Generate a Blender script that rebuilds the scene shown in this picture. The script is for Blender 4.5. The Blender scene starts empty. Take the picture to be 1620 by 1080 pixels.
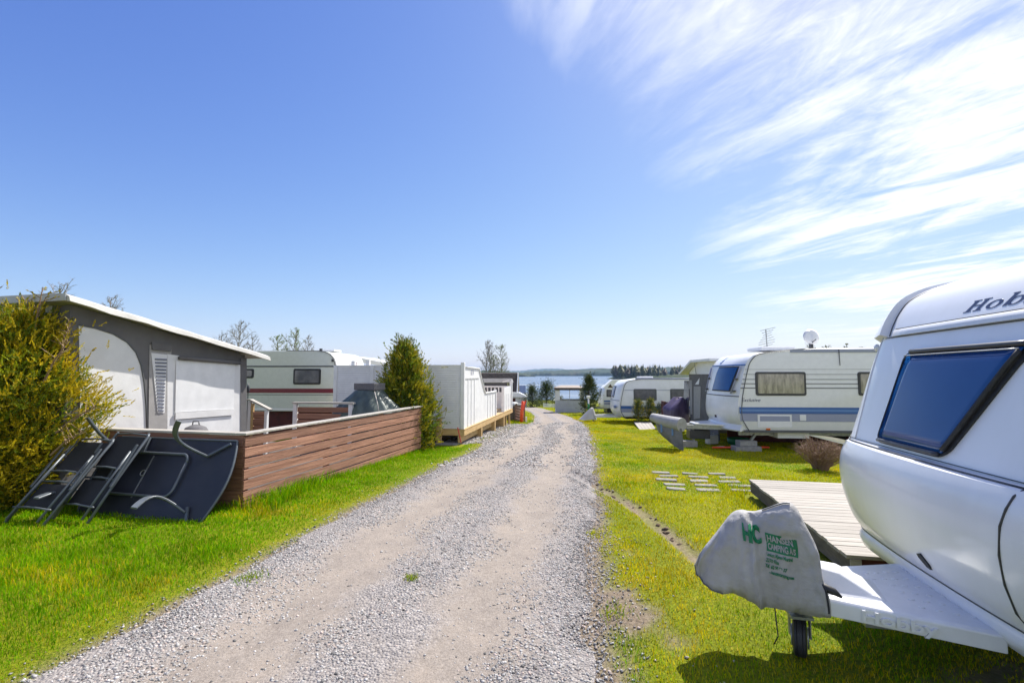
import bpy, bmesh, math, random
import numpy as np
from mathutils import Vector, Matrix
R = math.radians
HAZE = 0.00014
random.seed(11)
rng = np.random.default_rng(11)
S = bpy.context.scene
COL = S.collection

# ------------------------------------------------------------------ camera
cam = bpy.data.cameras.new('camera')
cam.sensor_width = 36.0
cam.lens = 36.0 * 750 / 1620
cam.clip_start = 0.05
cam.clip_end = 12000
cam_o = bpy.data.objects.new('camera', cam)
COL.objects.link(cam_o)
PITCH = math.atan(52 / 750)
cam_o.location = (0, 0, 1.65)
cam_o.rotation_euler = (R(90) + PITCH, 0, 0)
S.camera = cam_o

# ------------------------------------------------------------------ sky, sun, exposure
SUN = Vector((.50, .65, 1.0)).normalized()
EL = math.asin(SUN.z)
AZ = math.atan2(SUN.x, SUN.y)
world = bpy.data.worlds.new('World')
S.world = world
world.use_nodes = True
wt = world.node_tree
wn, wl = wt.nodes, wt.links
bg = wn['Background']
sky = wn.new('ShaderNodeTexSky')
sky.sky_type = 'NISHITA'
sky.sun_disc = False
sky.sun_elevation = EL
sky.sun_rotation = AZ
sky.air_density = 1.0
sky.dust_density = 0.4
sky.ozone_density = 4.0
bg.inputs['Strength'].default_value = 0.12

def wmath(op, a, b=None, clamp=False):
    n = wn.new('ShaderNodeMath'); n.operation = op; n.use_clamp = clamp
    for i, v in enumerate((a, b)):
        if v is None: continue
        if isinstance(v, (int, float)): n.inputs[i].default_value = v
        else: wl.new(v, n.inputs[i])
    return n.outputs[0]

tc = wn.new('ShaderNodeTexCoord')
sep = wn.new('ShaderNodeSeparateXYZ'); wl.new(tc.outputs['Generated'], sep.inputs[0])
zc = wmath('MAXIMUM', sep.outputs['Z'], 0.03)
px = wmath('DIVIDE', sep.outputs['X'], zc)
py = wmath('DIVIDE', sep.outputs['Y'], zc)
comb = wn.new('ShaderNodeCombineXYZ'); wl.new(px, comb.inputs[0]); wl.new(py, comb.inputs[1])
# cirrus on a high flat layer, streaks combed along one wind direction
def noise(scale, stretch, ang, detail, rough, dist, loc=(0, 0, 0), src=None):
    m1 = wn.new('ShaderNodeMapping'); m1.inputs['Rotation'].default_value = (0, 0, ang)
    m1.inputs['Location'].default_value = loc
    wl.new(src or comb.outputs[0], m1.inputs[0])
    m2 = wn.new('ShaderNodeMapping'); m2.inputs['Scale'].default_value = (1, 1 / stretch, 1)
    wl.new(m1.outputs[0], m2.inputs[0])
    n = wn.new('ShaderNodeTexNoise'); n.inputs['Scale'].default_value = scale
    n.inputs['Detail'].default_value = detail; n.inputs['Roughness'].default_value = rough
    n.inputs['Distortion'].default_value = dist
    wl.new(m2.outputs[0], n.inputs['Vector'])
    return n.outputs['Fac']
ANG = R(-24)
n1 = noise(0.9, 2.4, ANG, 6, .58, .8, (3.2, 1.0, 0))
n2 = noise(3.0, 2.5, ANG + R(8), 9, .64, .9, (7.0, 2.0, 0))
n3 = noise(11, 2.2, ANG - R(4), 8, .68, 1.0)
edge = wmath('SUBTRACT', wmath('ADD', wmath('MULTIPLY', px, 1.7), 1.15), py)
edge = wmath('ADD', edge, wmath('MULTIPLY', wmath('SUBTRACT', n1, .5), 2.6))
rad = wmath('ADD', wmath('MULTIPLY', wmath('SQRT', wmath('ADD', wmath('MULTIPLY', px, px), wmath('MULTIPLY', py, py))), .30), 0.9)
emask = wmath('DIVIDE', edge, rad, True)
body = wmath('ADD', wmath('ADD', wmath('MULTIPLY', n1, .78), wmath('MULTIPLY', n2, .48)), wmath('MULTIPLY', n3, .14))
mr = wn.new('ShaderNodeMapRange'); mr.interpolation_type = 'SMOOTHSTEP'
wl.new(body, mr.inputs[0]); mr.inputs[1].default_value = .605; mr.inputs[2].default_value = .87
cf = wmath('MULTIPLY', mr.outputs[0], emask)
cf = wmath('ADD', cf, wmath('MULTIPLY', emask, .03))
hz = wmath('MULTIPLY', wmath('SUBTRACT', sep.outputs['Z'], .02), 14, True)
cf = wmath('MULTIPLY', cf, hz)
cf = wmath('MINIMUM', cf, .97)
def wvec(op, a, v):
    n = wn.new('ShaderNodeVectorMath'); n.operation = op; wl.new(a, n.inputs[0]); n.inputs[1].default_value = v; return n.outputs[0]
gm = wn.new('ShaderNodeGamma'); gm.inputs['Gamma'].default_value = 1.5
wl.new(wvec('MULTIPLY', sky.outputs[0], (1 / 5.6,) * 3), gm.inputs['Color'])
sx_ = wvec('MULTIPLY', gm.outputs[0], (5.2 * 1.12, 4.9 * 1.12, 5.3 * 1.9))
CAPS = (6.6, 6.2, 5.2)
dv = wn.new('ShaderNodeVectorMath'); dv.operation = 'DIVIDE'
wl.new(wvec('MULTIPLY', sx_, CAPS), dv.inputs[0]); wl.new(wvec('ADD', sx_, CAPS), dv.inputs[1])
hsv_out = dv.outputs[0]
mixc = wn.new('ShaderNodeMix'); mixc.data_type = 'RGBA'
wl.new(cf, mixc.inputs[0]); wl.new(hsv_out, mixc.inputs[6]); mixc.inputs[7].default_value = (4.7, 4.75, 4.8, 1)
wl.new(mixc.outputs[2], bg.inputs['Color'])

sun = bpy.data.lights.new('sun', 'SUN')
sun.energy = 3.5
sun.angle = R(0.53)
sun.color = (1.0, .955, .88)
sun_o = bpy.data.objects.new('sun', sun)
COL.objects.link(sun_o)
sun_o.rotation_euler = SUN.to_track_quat('Z', 'Y').to_euler()
sun_o.location = (20, 26, 40)

S.view_settings.view_transform = 'Standard'
S.view_settings.look = 'None'
S.view_settings.gamma = 1.0
S.view_settings.exposure = 1.15
S.view_settings.use_curve_mapping = False
S.render.engine = 'CYCLES'
S.cycles.max_bounces = 8
S.cycles.transparent_max_bounces = 12
S.cycles.use_denoising = True

# ------------------------------------------------------------------ helpers
YS = [-60, 0, 4, 8, 12, 18.5, 25, 32, 45, 60, 110, 140, 400]
ZS = [.3, 0, 0, -.03, -.15, -.35, -.62, -.92, -1.5, -2.2, -4.2, -6, -9]
RP = [((-3.4, -4), (.2, -4)), ((-2.95, 0), (.35, 0)), ((-2.57, 2.69), (.45, 2.69)), ((-2.27, 4.15), (.69, 4.15)),
      ((-2.02, 5.6), (.99, 5.6)), ((-1.61, 7.6), (1.30, 7.6)), ((-1.0, 10.5), (1.75, 10.5)), ((-.6, 12.9), (2.12, 12.9)),
      ((.0, 17), (2.65, 17)), ((.92, 21), (3.05, 21)), ((1.29, 27), (3.13, 27.5)), ((1.3, 33), (3.0, 34)),
      ((1.13, 39), (2.81, 41)), ((.2, 43), (2.4, 46.5)), ((-3, 45.5), (.5, 50)), ((-14, 47), (-14, 52))]
def XL(y): return np.interp(y, [p[0][1] for p in RP[:13]], [p[0][0] for p in RP[:13]])
def XR(y): return np.interp(y, [p[1][1] for p in RP[:13]], [p[1][0] for p in RP[:13]])

_lat = {}
def vnoise(x, y, scale=1.0, seed=0):
    if seed not in _lat: _lat[seed] = np.random.default_rng(seed + 100).random((256, 256))
    L = _lat[seed]
    x = np.asarray(x, float) * scale + 37.3; y = np.asarray(y, float) * scale + 91.7
    xi = np.floor(x).astype(int); yi = np.floor(y).astype(int)
    fx = x - xi; fy = y - yi
    fx = fx * fx * (3 - 2 * fx); fy = fy * fy * (3 - 2 * fy)
    a = L[xi % 256, yi % 256]; b = L[(xi + 1) % 256, yi % 256]
    c = L[xi % 256, (yi + 1) % 256]; d = L[(xi + 1) % 256, (yi + 1) % 256]
    return (a * (1 - fx) + b * fx) * (1 - fy) + (c * (1 - fx) + d * fx) * fy
def fbm(x, y, scale=1.0, seed=0, oct=4):
    t = 0; a = 1; n = 0
    for i in range(oct):
        t = t + a * vnoise(x, y, scale * 2 ** i, seed + i); n += a; a *= .5
    return t / n
SCAR = [(.95, 8.6), (1.15, 7.8), (1.37, 7.0), (1.55, 6.2), (1.62, 5.4), (1.70, 4.6), (1.72, 4.0)]
def scar_d(x, y):
    x = np.asarray(x, float); y = np.asarray(y, float)
    d = np.full(np.broadcast(x, y).shape, 9.0)
    for (ax, ay), (bx, by) in zip(SCAR[:-1], SCAR[1:]):
        vx, vy = bx - ax, by - ay
        t = np.clip(((x - ax) * vx + (y - ay) * vy) / (vx * vx + vy * vy), 0, 1)
        d = np.minimum(d, np.hypot(x - ax - t * vx, y - ay - t * vy))
    return d
def gz(x, y):
    z = np.interp(y, YS, ZS)
    near = np.clip((60 - np.asarray(y, float)) / 40, 0, 1)
    z = z + near * (fbm(x, y, .9, 3, 3) - .5) * .05
    onroad = np.clip((np.asarray(x) - XL(y) + .25) / .3, 0, 1) * np.clip((XR(y) - np.asarray(x) + .25) / .3, 0, 1) * (np.asarray(y) < 41)
    z = z - .018 * onroad
    z = z - .055 * np.exp(-(scar_d(x, y) / .10) ** 2)
    return z
def g(x, y): return float(gz(np.array([x]), np.array([y]))[0])
def at(px_, py_, Y):
    a = (px_ - 810) / 750; b = (540 - py_) / 750
    dy = math.cos(PITCH) - b * math.sin(PITCH); dz = math.sin(PITCH) + b * math.cos(PITCH)
    return Vector((a * Y / dy, Y, 1.65 + dz * Y / dy))

def tag(o, label=None, cat=None, group=None, kind=None):
    if label: o['label'] = label
    if cat: o['category'] = cat
    if group: o['group'] = group
    if kind: o['kind'] = kind
    return o
def thing(name, label, cat, loc=(0, 0, 0), rz=0, group=None):
    o = bpy.data.objects.new(name, None)
    o.empty_display_size = .2
    COL.objects.link(o)
    o.location = loc; o.rotation_euler = (0, 0, rz)
    return tag(o, label, cat, group)
def kids(o): return [c for c in bpy.data.objects if c.parent == o]
def copy_tree(o, parent=None):
    c = o.copy(); COL.objects.link(c)
    if parent: c.parent = parent
    for k in kids(o): copy_tree(k, c)
    return c
def link(name, me, mat=None, parent=None, label=None, kind=None):
    o = bpy.data.objects.new(name, me); COL.objects.link(o)
    if mat is not None and not me.materials: me.materials.append(mat)
    if parent: o.parent = parent
    if label: o['label'] = label
    if kind: o['kind'] = kind
    return o

class MB:
    def __init__(s): s.v = []; s.f = []
    def add(s, vs, fs):
        n = len(s.v); s.v += [tuple(p) for p in vs]; s.f += [tuple(i + n for i in f) for f in fs]; return s
    def box(s, x0, x1, y0, y1, z0, z1, M=None):
        vs = [Vector((x, y, z)) for z in (z0, z1) for y in (y0, y1) for x in (x0, x1)]
        if M: vs = [M @ p for p in vs]
        return s.add(vs, [(0, 2, 3, 1), (4, 5, 7, 6), (0, 1, 5, 4), (2, 6, 7, 3), (0, 4, 6, 2), (1, 3, 7, 5)])
    def bar(s, p, q, w, h, up=(0, 0, 1)):
        p = Vector(p); q = Vector(q); d = (q - p).normalized(); u = Vector(up)
        a = d.cross(u)
        if a.length < 1e-4: a = d.cross(Vector((1, 0, 0)))
        a.normalize(); b = a.cross(d)
        vs = [e + a * (i * w / 2) + b * (j * h / 2) for e in (p, q) for i, j in ((-1, -1), (1, -1), (1, 1), (-1, 1))]
        return s.add(vs, [(3, 2, 1, 0), (4, 5, 6, 7), (0, 1, 5, 4), (1, 2, 6, 5), (2, 3, 7, 6), (3, 0, 4, 7)])
    def tube(s, pts, r, n=8, cap=True):
        pts = [Vector(p) for p in pts]
        rs = r if isinstance(r, (list, tuple)) else [r] * len(pts)
        rings = []; ref = None
        for i, p in enumerate(pts):
            d = (pts[min(i + 1, len(pts) - 1)] - pts[max(i - 1, 0)]).normalized()
            if ref is None:
                ref = d.orthogonal().normalized()
            ref = (ref - d * ref.dot(d))
            if ref.length < 1e-5: ref = d.orthogonal()
            ref.normalize(); b = d.cross(ref)
            rings.append([p + (ref * math.cos(2 * math.pi * k / n) + b * math.sin(2 * math.pi * k / n)) * rs[i] for k in range(n)])
        return s.loft(rings, True, cap)
    def loft(s, rings, closed=True, cap=True):
        n = len(rings[0]); vs = [p for r in rings for p in r]; fs = []
        for i in range(len(rings) - 1):
            for k in range(n if closed else n - 1):
                a = i * n + k; b = i * n + (k + 1) % n
                fs.append((a, b, b + n, a + n))
        if cap and closed:
            fs.append(tuple(range(n - 1, -1, -1))); fs.append(tuple((len(rings) - 1) * n + k for k in range(n)))
        return s.add(vs, fs)
    def prism(s, poly, fn, a, b):
        """polygon poly of (u, v); fn(u, v, w) -> point; extruded from w = a to w = b"""
        n = len(poly)
        vs = [fn(u, v, a) for u, v in poly] + [fn(u, v, b) for u, v in poly]
        fs = [tuple(range(n - 1, -1, -1)), tuple(range(n, 2 * n))] + [(k, (k + 1) % n, (k + 1) % n + n, k + n) for k in range(n)]
        return s.add(vs, fs)
    def lathe(s, prof, n=20, M=None):
        rings = []
        for r, z in prof:
            ring = [Vector((r * math.cos(2 * math.pi * k / n), r * math.sin(2 * math.pi * k / n), z)) for k in range(n)]
            rings.append([M @ p for p in ring] if M else ring)
        return s.loft(rings, True, True)
    def mesh(s, name, smooth=False):
        me = bpy.data.meshes.new(name)
        me.from_pydata(s.v, [], s.f)
        bm = bmesh.new(); bm.from_mesh(me); bmesh.ops.recalc_face_normals(bm, faces=bm.faces); bm.to_mesh(me); bm.free()
        if smooth:
            me.polygons.foreach_set('use_smooth', [True] * len(me.polygons))
        return me
    def build(s, name, mat, parent=None, smooth=False, bevel=0, label=None, kind=None, auto=None, seg=1):
        me = s.mesh(name, smooth or bool(auto))
        if auto: me.set_sharp_from_angle(angle=R(auto))
        o = link(name, me, mat, parent, label, kind)
        if bevel:
            b = o.modifiers.new('bevel', 'BEVEL'); b.width = bevel; b.segments = seg; b.limit_method = 'ANGLE'; b.angle_limit = R(50)
        return o

def np_mesh(name, verts, faces_flat, sizes, col=None):
    me = bpy.data.meshes.new(name)
    me.vertices.add(len(verts)); me.vertices.foreach_set('co', np.asarray(verts, np.float32).ravel())
    me.loops.add(len(faces_flat)); me.loops.foreach_set('vertex_index', np.asarray(faces_flat, np.int32))
    sizes = np.asarray(sizes, np.int32)
    st = np.zeros(len(sizes), np.int32); st[1:] = np.cumsum(sizes)[:-1]
    me.polygons.add(len(sizes)); me.polygons.foreach_set('loop_start', st)
    me.update(calc_edges=True)
    if col is not None:
        a = me.color_attributes.new('col', 'FLOAT_COLOR', 'POINT')
        c = np.ones((len(verts), 4), np.float32); c[:, :3] = col
        a.data.foreach_set('color', c.ravel())
    return me

def rounded(w, h, r, n=4, cx=0, cy=0):
    pts = []
    for (sx, sy, a0) in ((1, 1, 0), (-1, 1, 90), (-1, -1, 180), (1, -1, 270)):
        for k in range(n + 1):
            a = R(a0 + 90 * k / n)
            pts.append((cx + sx * (w / 2 - r) + r * math.cos(a), cy + sy * (h / 2 - r) + r * math.sin(a)))
    return pts

# ------------------------------------------------------------------ materials
def pmat(name, c1, c2=None, rough=.5, metal=0., nscale=6., bump=0., bscale=60., stretch=(1, 1, 1), coat=0., spec=.5,
         rnd=0., detail=5, lo=.35, hi=.65, rvar=0., attr=None, sub=0., trans=0.):
    m = bpy.data.materials.new(name); m.use_nodes = True
    nt = m.node_tree; N = nt.nodes; L = nt.links
    b = N['Principled BSDF']
    b.inputs['Roughness'].default_value = rough; b.inputs['Metallic'].default_value = metal
    b.inputs['Coat Weight'].default_value = coat; b.inputs['Coat Roughness'].default_value = .08
    b.inputs['Specular IOR Level'].default_value = spec
    c2 = c2 or tuple(v * .82 for v in c1)
    t = N.new('ShaderNodeTexCoord')
    mp = N.new('ShaderNodeMapping'); mp.inputs['Scale'].default_value = stretch; L.new(t.outputs['Object'], mp.inputs[0])
    oi = N.new('ShaderNodeObjectInfo')
    mul = N.new('ShaderNodeVectorMath'); mul.operation = 'SCALE'; mul.inputs[0].default_value = (31, 17, 23)
    L.new(oi.outputs['Random'], mul.inputs['Scale'])
    ad = N.new('ShaderNodeVectorMath'); L.new(mp.outputs[0], ad.inputs[0]); L.new(mul.outputs[0], ad.inputs[1])
    n = N.new('ShaderNodeTexNoise'); n.inputs['Scale'].default_value = nscale; n.inputs['Detail'].default_value = detail
    n.inputs['Roughness'].default_value = .6
    L.new(ad.outputs[0], n.inputs['Vector'])
    mrn = N.new('ShaderNodeMapRange'); mrn.inputs[1].default_value = lo; mrn.inputs[2].default_value = hi
    L.new(n.outputs['Fac'], mrn.inputs[0])
    mx = N.new('ShaderNodeMix'); mx.data_type = 'RGBA'
    L.new(mrn.outputs[0], mx.inputs[0]); mx.inputs[6].default_value = (*c1, 1); mx.inputs[7].default_value = (*c2, 1)
    out = mx.outputs[2]
    if attr:
        at_ = N.new('ShaderNodeAttribute'); at_.attribute_name = attr
        m2 = N.new('ShaderNodeMix'); m2.data_type = 'RGBA'; m2.blend_type = 'MULTIPLY'; m2.inputs[0].default_value = 1
        L.new(out, m2.inputs[6]); L.new(at_.outputs['Color'], m2.inputs[7]); out = m2.outputs[2]
    if rnd:
        h = N.new('ShaderNodeHueSaturation')
        mr_ = N.new('ShaderNodeMapRange'); mr_.inputs[3].default_value = 1 - rnd; mr_.inputs[4].default_value = 1 + rnd
        L.new(oi.outputs['Random'], mr_.inputs[0]); L.new(mr_.outputs[0], h.inputs['Value']); L.new(out, h.inputs['Color'])
        out = h.outputs[0]
    L.new(out, b.inputs['Base Color'])
    if rvar:
        mv = N.new('ShaderNodeMapRange'); mv.inputs[3].default_value = rough - rvar; mv.inputs[4].default_value = rough + rvar
        L.new(n.outputs['Fac'], mv.inputs[0]); L.new(mv.outputs[0], b.inputs['Roughness'])
    if bump:
        n2_ = N.new('ShaderNodeTexNoise'); n2_.inputs['Scale'].default_value = bscale; n2_.inputs['Detail'].default_value = 4
        L.new(ad.outputs[0], n2_.inputs['Vector'])
        bp = N.new('ShaderNodeBump'); bp.inputs['Strength'].default_value = bump; bp.inputs['Distance'].default_value = .02
        L.new(n2_.outputs['Fac'], bp.inputs['Height']); L.new(bp.outputs[0], b.inputs['Normal'])
    if trans:
        tr = N.new('ShaderNodeBsdfTranslucent'); ms = N.new('ShaderNodeMixShader'); ms.inputs[0].default_value = trans
        L.new(out, tr.inputs['Color'])
        L.new(b.outputs[0], ms.inputs[1]); L.new(tr.outputs[0], ms.inputs[2]); L.new(ms.outputs[0], N['Material Output'].inputs[0])
    return m
M = {}
M['brown'] = pmat('brown_stained_wood', (.375, .19, .125), (.205, .094, .058), .75, nscale=3, stretch=(.5, 6, 14), bump=.45, bscale=9, rnd=.24)
M['capwood'] = pmat('weathered_white_board', (.46, .43, .385), (.31, .285, .25), .7, nscale=3, stretch=(.6, 6, 6), bump=.25, bscale=10, rnd=.06)
M['greydeck'] = pmat('weathered_grey_board', (.42, .385, .335), (.26, .235, .205), .8, nscale=3.5, stretch=(.35, 9, 9), bump=.4, bscale=8, rnd=.11)
M['greydeck_side'] = pmat('dark_grey_board', (.155, .13, .11), (.085, .072, .06), .85, nscale=5, stretch=(1, 1, 4), bump=.3, rnd=.15)  # darker grey-brown than the planks, for side boards, floor and bearers
M['pine'] = pmat('fresh_pine', (.58, .40, .185), (.46, .30, .13), .65, nscale=4, stretch=(1, 1, 6), bump=.1, rnd=.08)
M['white'] = pmat('white_painted_wood', (.80, .80, .80), (.72, .72, .72), .5, nscale=5, bump=.06, bscale=40)
M['cream'] = pmat('cream_aluminium', (.77, .77, .76), (.73, .73, .72), .38, nscale=9, bump=.05, bscale=160, rvar=.05)
M['beige'] = pmat('pale_beige_aluminium', (.56, .585, .52), (.52, .545, .48), .4, nscale=9, bump=.05, bscale=160, rvar=.05)
M['gel'] = pmat('white_gelcoat', (.84, .845, .86), (.775, .775, .77), .3, nscale=1.6, stretch=(3, 3, .5), lo=.42, hi=.9, coat=.4, rvar=.06)
M['gel2'] = pmat('white_moulding', (.76, .765, .78), (.70, .705, .72), .35, nscale=10, coat=.2)
M['gelold'] = pmat('aged_white_moulding', (.78, .78, .78), (.71, .715, .70), .35, nscale=4, coat=.3, rvar=.08)
M['rubber'] = pmat('black_rubber', (.018, .018, .02), (.03, .03, .032), .6, nscale=20)
M['dark'] = pmat('dark_plastic', (.035, .036, .042), (.05, .05, .056), .42, nscale=20)
M['glass'] = pmat('tinted_acrylic', (.005, .062, .23), (.008, .072, .25), .09, nscale=2, spec=.42, rvar=.03)
M['pane'] = pmat('curtained_pane', (.40, .37, .31), (.20, .18, .16), .12, nscale=5, stretch=(3, 3, .8), coat=1., spec=.6)
M['panedark'] = pmat('dark_pane', (.09, .095, .11), (.16, .16, .17), .12, nscale=4, coat=1., spec=.6)
M['blue'] = pmat('blue_stripe', (.035, .11, .33), (.04, .12, .35), .35)
M['lblue'] = pmat('light_blue_stripe', (.10, .22, .48), (.11, .23, .5), .35)
M['greyblue'] = pmat('grey_blue_stripe', (.27, .295, .40), (.29, .31, .42), .4)
M['maroon'] = pmat('maroon_stripe', (.15, .018, .03), (.17, .02, .035), .4)
M['dkgrey'] = pmat('dark_grey_line', (.10, .105, .11), None, .5)
M['orange'] = pmat('orange_lens', (.75, .16, .02), None, .25)
M['navy'] = pmat('navy_print', (.018, .035, .11), None, .4)
M['galv'] = pmat('galvanised_steel', (.42, .43, .43), (.30, .31, .31), .45, .7, nscale=18, rvar=.1)
M['conc'] = pmat('concrete', (.34, .33, .31), (.24, .235, .22), .9, nscale=14, bump=.5, bscale=90, rnd=.1)
M['slab'] = pmat('pale_paving', (.29, .275, .235), (.19, .18, .155), .9, nscale=14, bump=.5, bscale=90, rnd=.12)
M['tentgrey'] = pmat('grey_awning_cloth', (.115, .11, .112), (.145, .14, .14), .85, nscale=3, bump=.4, bscale=3.5)
M['tentwhite'] = pmat('white_awning_cloth', (.72, .715, .71), (.66, .655, .65), .75, nscale=4, bump=.5, bscale=3.2)
M['tentmid'] = pmat('mid_grey_awning_cloth', (.35, .335, .325), (.31, .30, .29), .8, nscale=9, bump=.1, bscale=12)
M['roofcloth'] = pmat('off_white_roof_sheet', (.50, .49, .465), (.40, .39, .365), .6, nscale=3, bump=.35, bscale=7)
M['fascia'] = pmat('grey_roof_edge', (.44, .45, .48), (.38, .39, .42), .6, nscale=4)
M['mesh'] = pmat('vent_mesh', (.16, .17, .22), (.12, .13, .17), .7, nscale=80)
M['chrtable'] = pmat('charcoal_table_panel', (.018, .021, .034), (.026, .029, .044), .5, nscale=5, rvar=.1)
M['chrmetal'] = pmat('charcoal_coated_metal', (.085, .10, .115), (.11, .125, .14), .38, .15, nscale=10)
M['sling'] = pmat('dark_sling_fabric', (.012, .013, .018), (.02, .021, .027), .8, nscale=60)
M['cover'] = pmat('grey_vinyl_cover', (.40, .395, .395), (.28, .27, .25), .7, nscale=5, bump=.45, bscale=22, lo=.35, hi=.8)
M['coverdark'] = pmat('shaded_grey_cover', (.22, .22, .23), (.16, .16, .165), .65, nscale=6, bump=.3, bscale=9)  # darker copy of the cover grey, shade put into the colour
M['tan'] = pmat('tan_tent_roof', (.36, .30, .25), (.30, .25, .21), .8, nscale=8)
M['tarp'] = pmat('grey_green_tarpaulin', (.085, .115, .10), (.05, .07, .065), .5, nscale=7, stretch=(1, 1, .3), bump=.3, bscale=9)
M['purple'] = pmat('violet_cover', (.075, .05, .11), (.11, .08, .15), .5, nscale=5, bump=.3, bscale=8)
M['darkred'] = pmat('dark_red_boards', (.085, .014, .013), (.05, .009, .009), .75, nscale=6, rnd=.15)
M['redpole'] = pmat('orange_red_marker', (.80, .085, .018), (.65, .06, .015), .45, nscale=12)
M['redstick'] = pmat('red_stick', (.45, .02, .02), None, .5)
M['stonebox'] = pmat('grey_cast_stone', (.17, .165, .17), (.13, .125, .13), .9, nscale=30, bump=.4, bscale=120)
M['green'] = pmat('green_print', (.0, .165, .065), None, .5)
M['greenplastic'] = pmat('green_plastic', (.01, .16, .06), None, .5)
M['tile'] = pmat('dark_roof_tile', (.105, .082, .072), (.055, .044, .04), .85, nscale=9, bump=.3, rnd=.25)
M['blueroof'] = pmat('blue_roof', (.05, .10, .23), None, .5)
M['bark'] = pmat('bark', (.16, .12, .09), (.09, .07, .055), .9, nscale=12, stretch=(1, 1, .3), bump=.5)
M['birch'] = pmat('birch_bark', (.30, .28, .27), (.17, .155, .15), .9, nscale=6, stretch=(1, 1, 3))
M['leaf'] = pmat('conifer_leaf', (1, 1, 1), (.9, .9, .9), .6, attr='col', trans=.32, spec=.3)
M['twig'] = pmat('dry_twig', (.30, .20, .13), (.22, .14, .09), .9, nscale=10)
M['blade'] = pmat('grass_blade', (1, 1, 1), (.88, .88, .88), .9, attr='col', trans=.42, spec=.03)
M['stone'] = pmat('gravel_stone', (1, 1, 1), (.8, .8, .8), .85, attr='col', nscale=60)
M['soil'] = pmat('soil', (.15, .10, .06), (.07, .05, .03), .95, nscale=20, bump=.5)
M['galvwhite'] = pmat('white_metal', (.7, .7, .7), None, .4, .1)
# ------------------------------------------------------------------ ground, road, water, hills
def node_mat(name):
    m = bpy.data.materials.new(name); m.use_nodes = True
    return m, m.node_tree.nodes, m.node_tree.links, m.node_tree.nodes['Principled BSDF']
def nz(N, L, vec, scale, detail=5, rough=.6, dist=0):
    n = N.new('ShaderNodeTexNoise'); n.inputs['Scale'].default_value = scale; n.inputs['Detail'].default_value = detail
    n.inputs['Roughness'].default_value = rough; n.inputs['Distortion'].default_value = dist
    L.new(vec, n.inputs['Vector']); return n.outputs['Fac']
def ramp(N, L, fac, stops):
    r = N.new('ShaderNodeValToRGB'); L.new(fac, r.inputs[0])
    e = r.color_ramp.elements
    e[0].position, e[0].color = stops[0][0], (*stops[0][1], 1)
    e[1].position, e[1].color = stops[-1][0], (*stops[-1][1], 1)
    for p, c in stops[1:-1]:
        k = e.new(p); k.color = (*c, 1)
    return r.outputs[0]
def mixc_(N, L, f, a, b, mode='MIX'):
    x = N.new('ShaderNodeMix'); x.data_type = 'RGBA'; x.blend_type = mode
    for i, v in ((0, f), (6, a), (7, b)):
        if isinstance(v, (int, float)): x.inputs[i].default_value = v
        elif isinstance(v, tuple): x.inputs[i].default_value = (*v, 1)
        else: L.new(v, x.inputs[i])
    return x.outputs[2]
def bump_(N, L, b, h, s, d):
    bp = N.new('ShaderNodeBump'); bp.inputs['Strength'].default_value = s; bp.inputs['Distance'].default_value = d
    L.new(h, bp.inputs['Height']); L.new(bp.outputs[0], b.inputs['Normal'])

m, N, L, b = node_mat('lawn_ground')
t = N.new('ShaderNodeTexCoord').outputs['Object']
big = nz(N, L, t, .55, 4); mid = nz(N, L, t, 3.2, 5); fine = nz(N, L, t, 45, 5, .7)
c = ramp(N, L, big, [(.36, (.14, .19, .003)), (.52, (.24, .25, .004)), (.66, (.34, .29, .006))])
c = mixc_(N, L, mid, c, (.19, .24, .004))
c2 = ramp(N, L, fine, [(.3, (.35, .35, .3)), (.7, (1.35, 1.3, 1.2))])
c = mixc_(N, L, 1.0, c, c2, 'MULTIPLY')
da = N.new('ShaderNodeAttribute'); da.attribute_name = 'col'
sp = N.new('ShaderNodeSeparateColor'); L.new(da.outputs['Color'], sp.inputs[0])
dirt = ramp(N, L, nz(N, L, t, 30, 6, .7), [(.3, (.13, .095, .06)), (.55, (.27, .21, .15)), (.75, (.38, .31, .24))])
c = mixc_(N, L, sp.outputs[0], c, dirt)
L.new(c, b.inputs['Base Color']); b.inputs['Roughness'].default_value = .9; b.inputs['Specular IOR Level'].default_value = .2
bump_(N, L, b, fine, .8, .03)
M['lawn'] = m

xs = np.unique(np.concatenate([[-3000, -1500, -700, -350, -200, -120, -80, -55, -40, -30, -22, -16, -13], np.arange(-11, 11.01, .11),
                               [13, 16, 20, 25, 32, 42, 60, 90, 130, 200, 350, 700, 1500, 3000]]))
ys = np.unique(np.concatenate([[-60, -30, -15, -8, -4], np.arange(-2, 14, .11), np.arange(14, 30, .3), np.arange(30, 60, 1.), np.arange(60, 150, 4.), [200, 400]]))
GX, GY = np.meshgrid(xs, ys)
GZ = gz(GX, GY)
side = np.clip((np.abs(GX + 10) - 70) / 60, 0, 1)
GZ = np.where((GY > 20), np.maximum(GZ, GZ * (1 - side) + (-2.0) * side), GZ)
GZ = np.where(GY > 350, -9, GZ)
dirtv = np.exp(-(scar_d(GX, GY) / .10) ** 2) * (.5 + .9 * vnoise(GX, GY, 5, 9))
edge = np.clip(1 - (GX - XR(GY) - .02) / (.06 + .28 * fbm(GX, GY, 2.2, 5)), 0, 1) * (GX > XR(GY) - .2) * (GY < 30)
edgel = np.clip(1 - (XL(GY) - GX) / (.05 + .2 * fbm(GX, GY, 2.2, 6)), 0, 1) * (GX < XL(GY) + .2) * (GY < 40)
def bare_at(x, y):
    b_ = np.clip((5.2 - y) / 1.6, 0, 1) * np.clip(1 - (x - XR(y)) / .85, 0, 1) * (x > XR(y) - .1)
    return b_ * .47 + .9 * (fbm(x, y, 3.4, 12, 5) - .5) * (b_ > .02)
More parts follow.
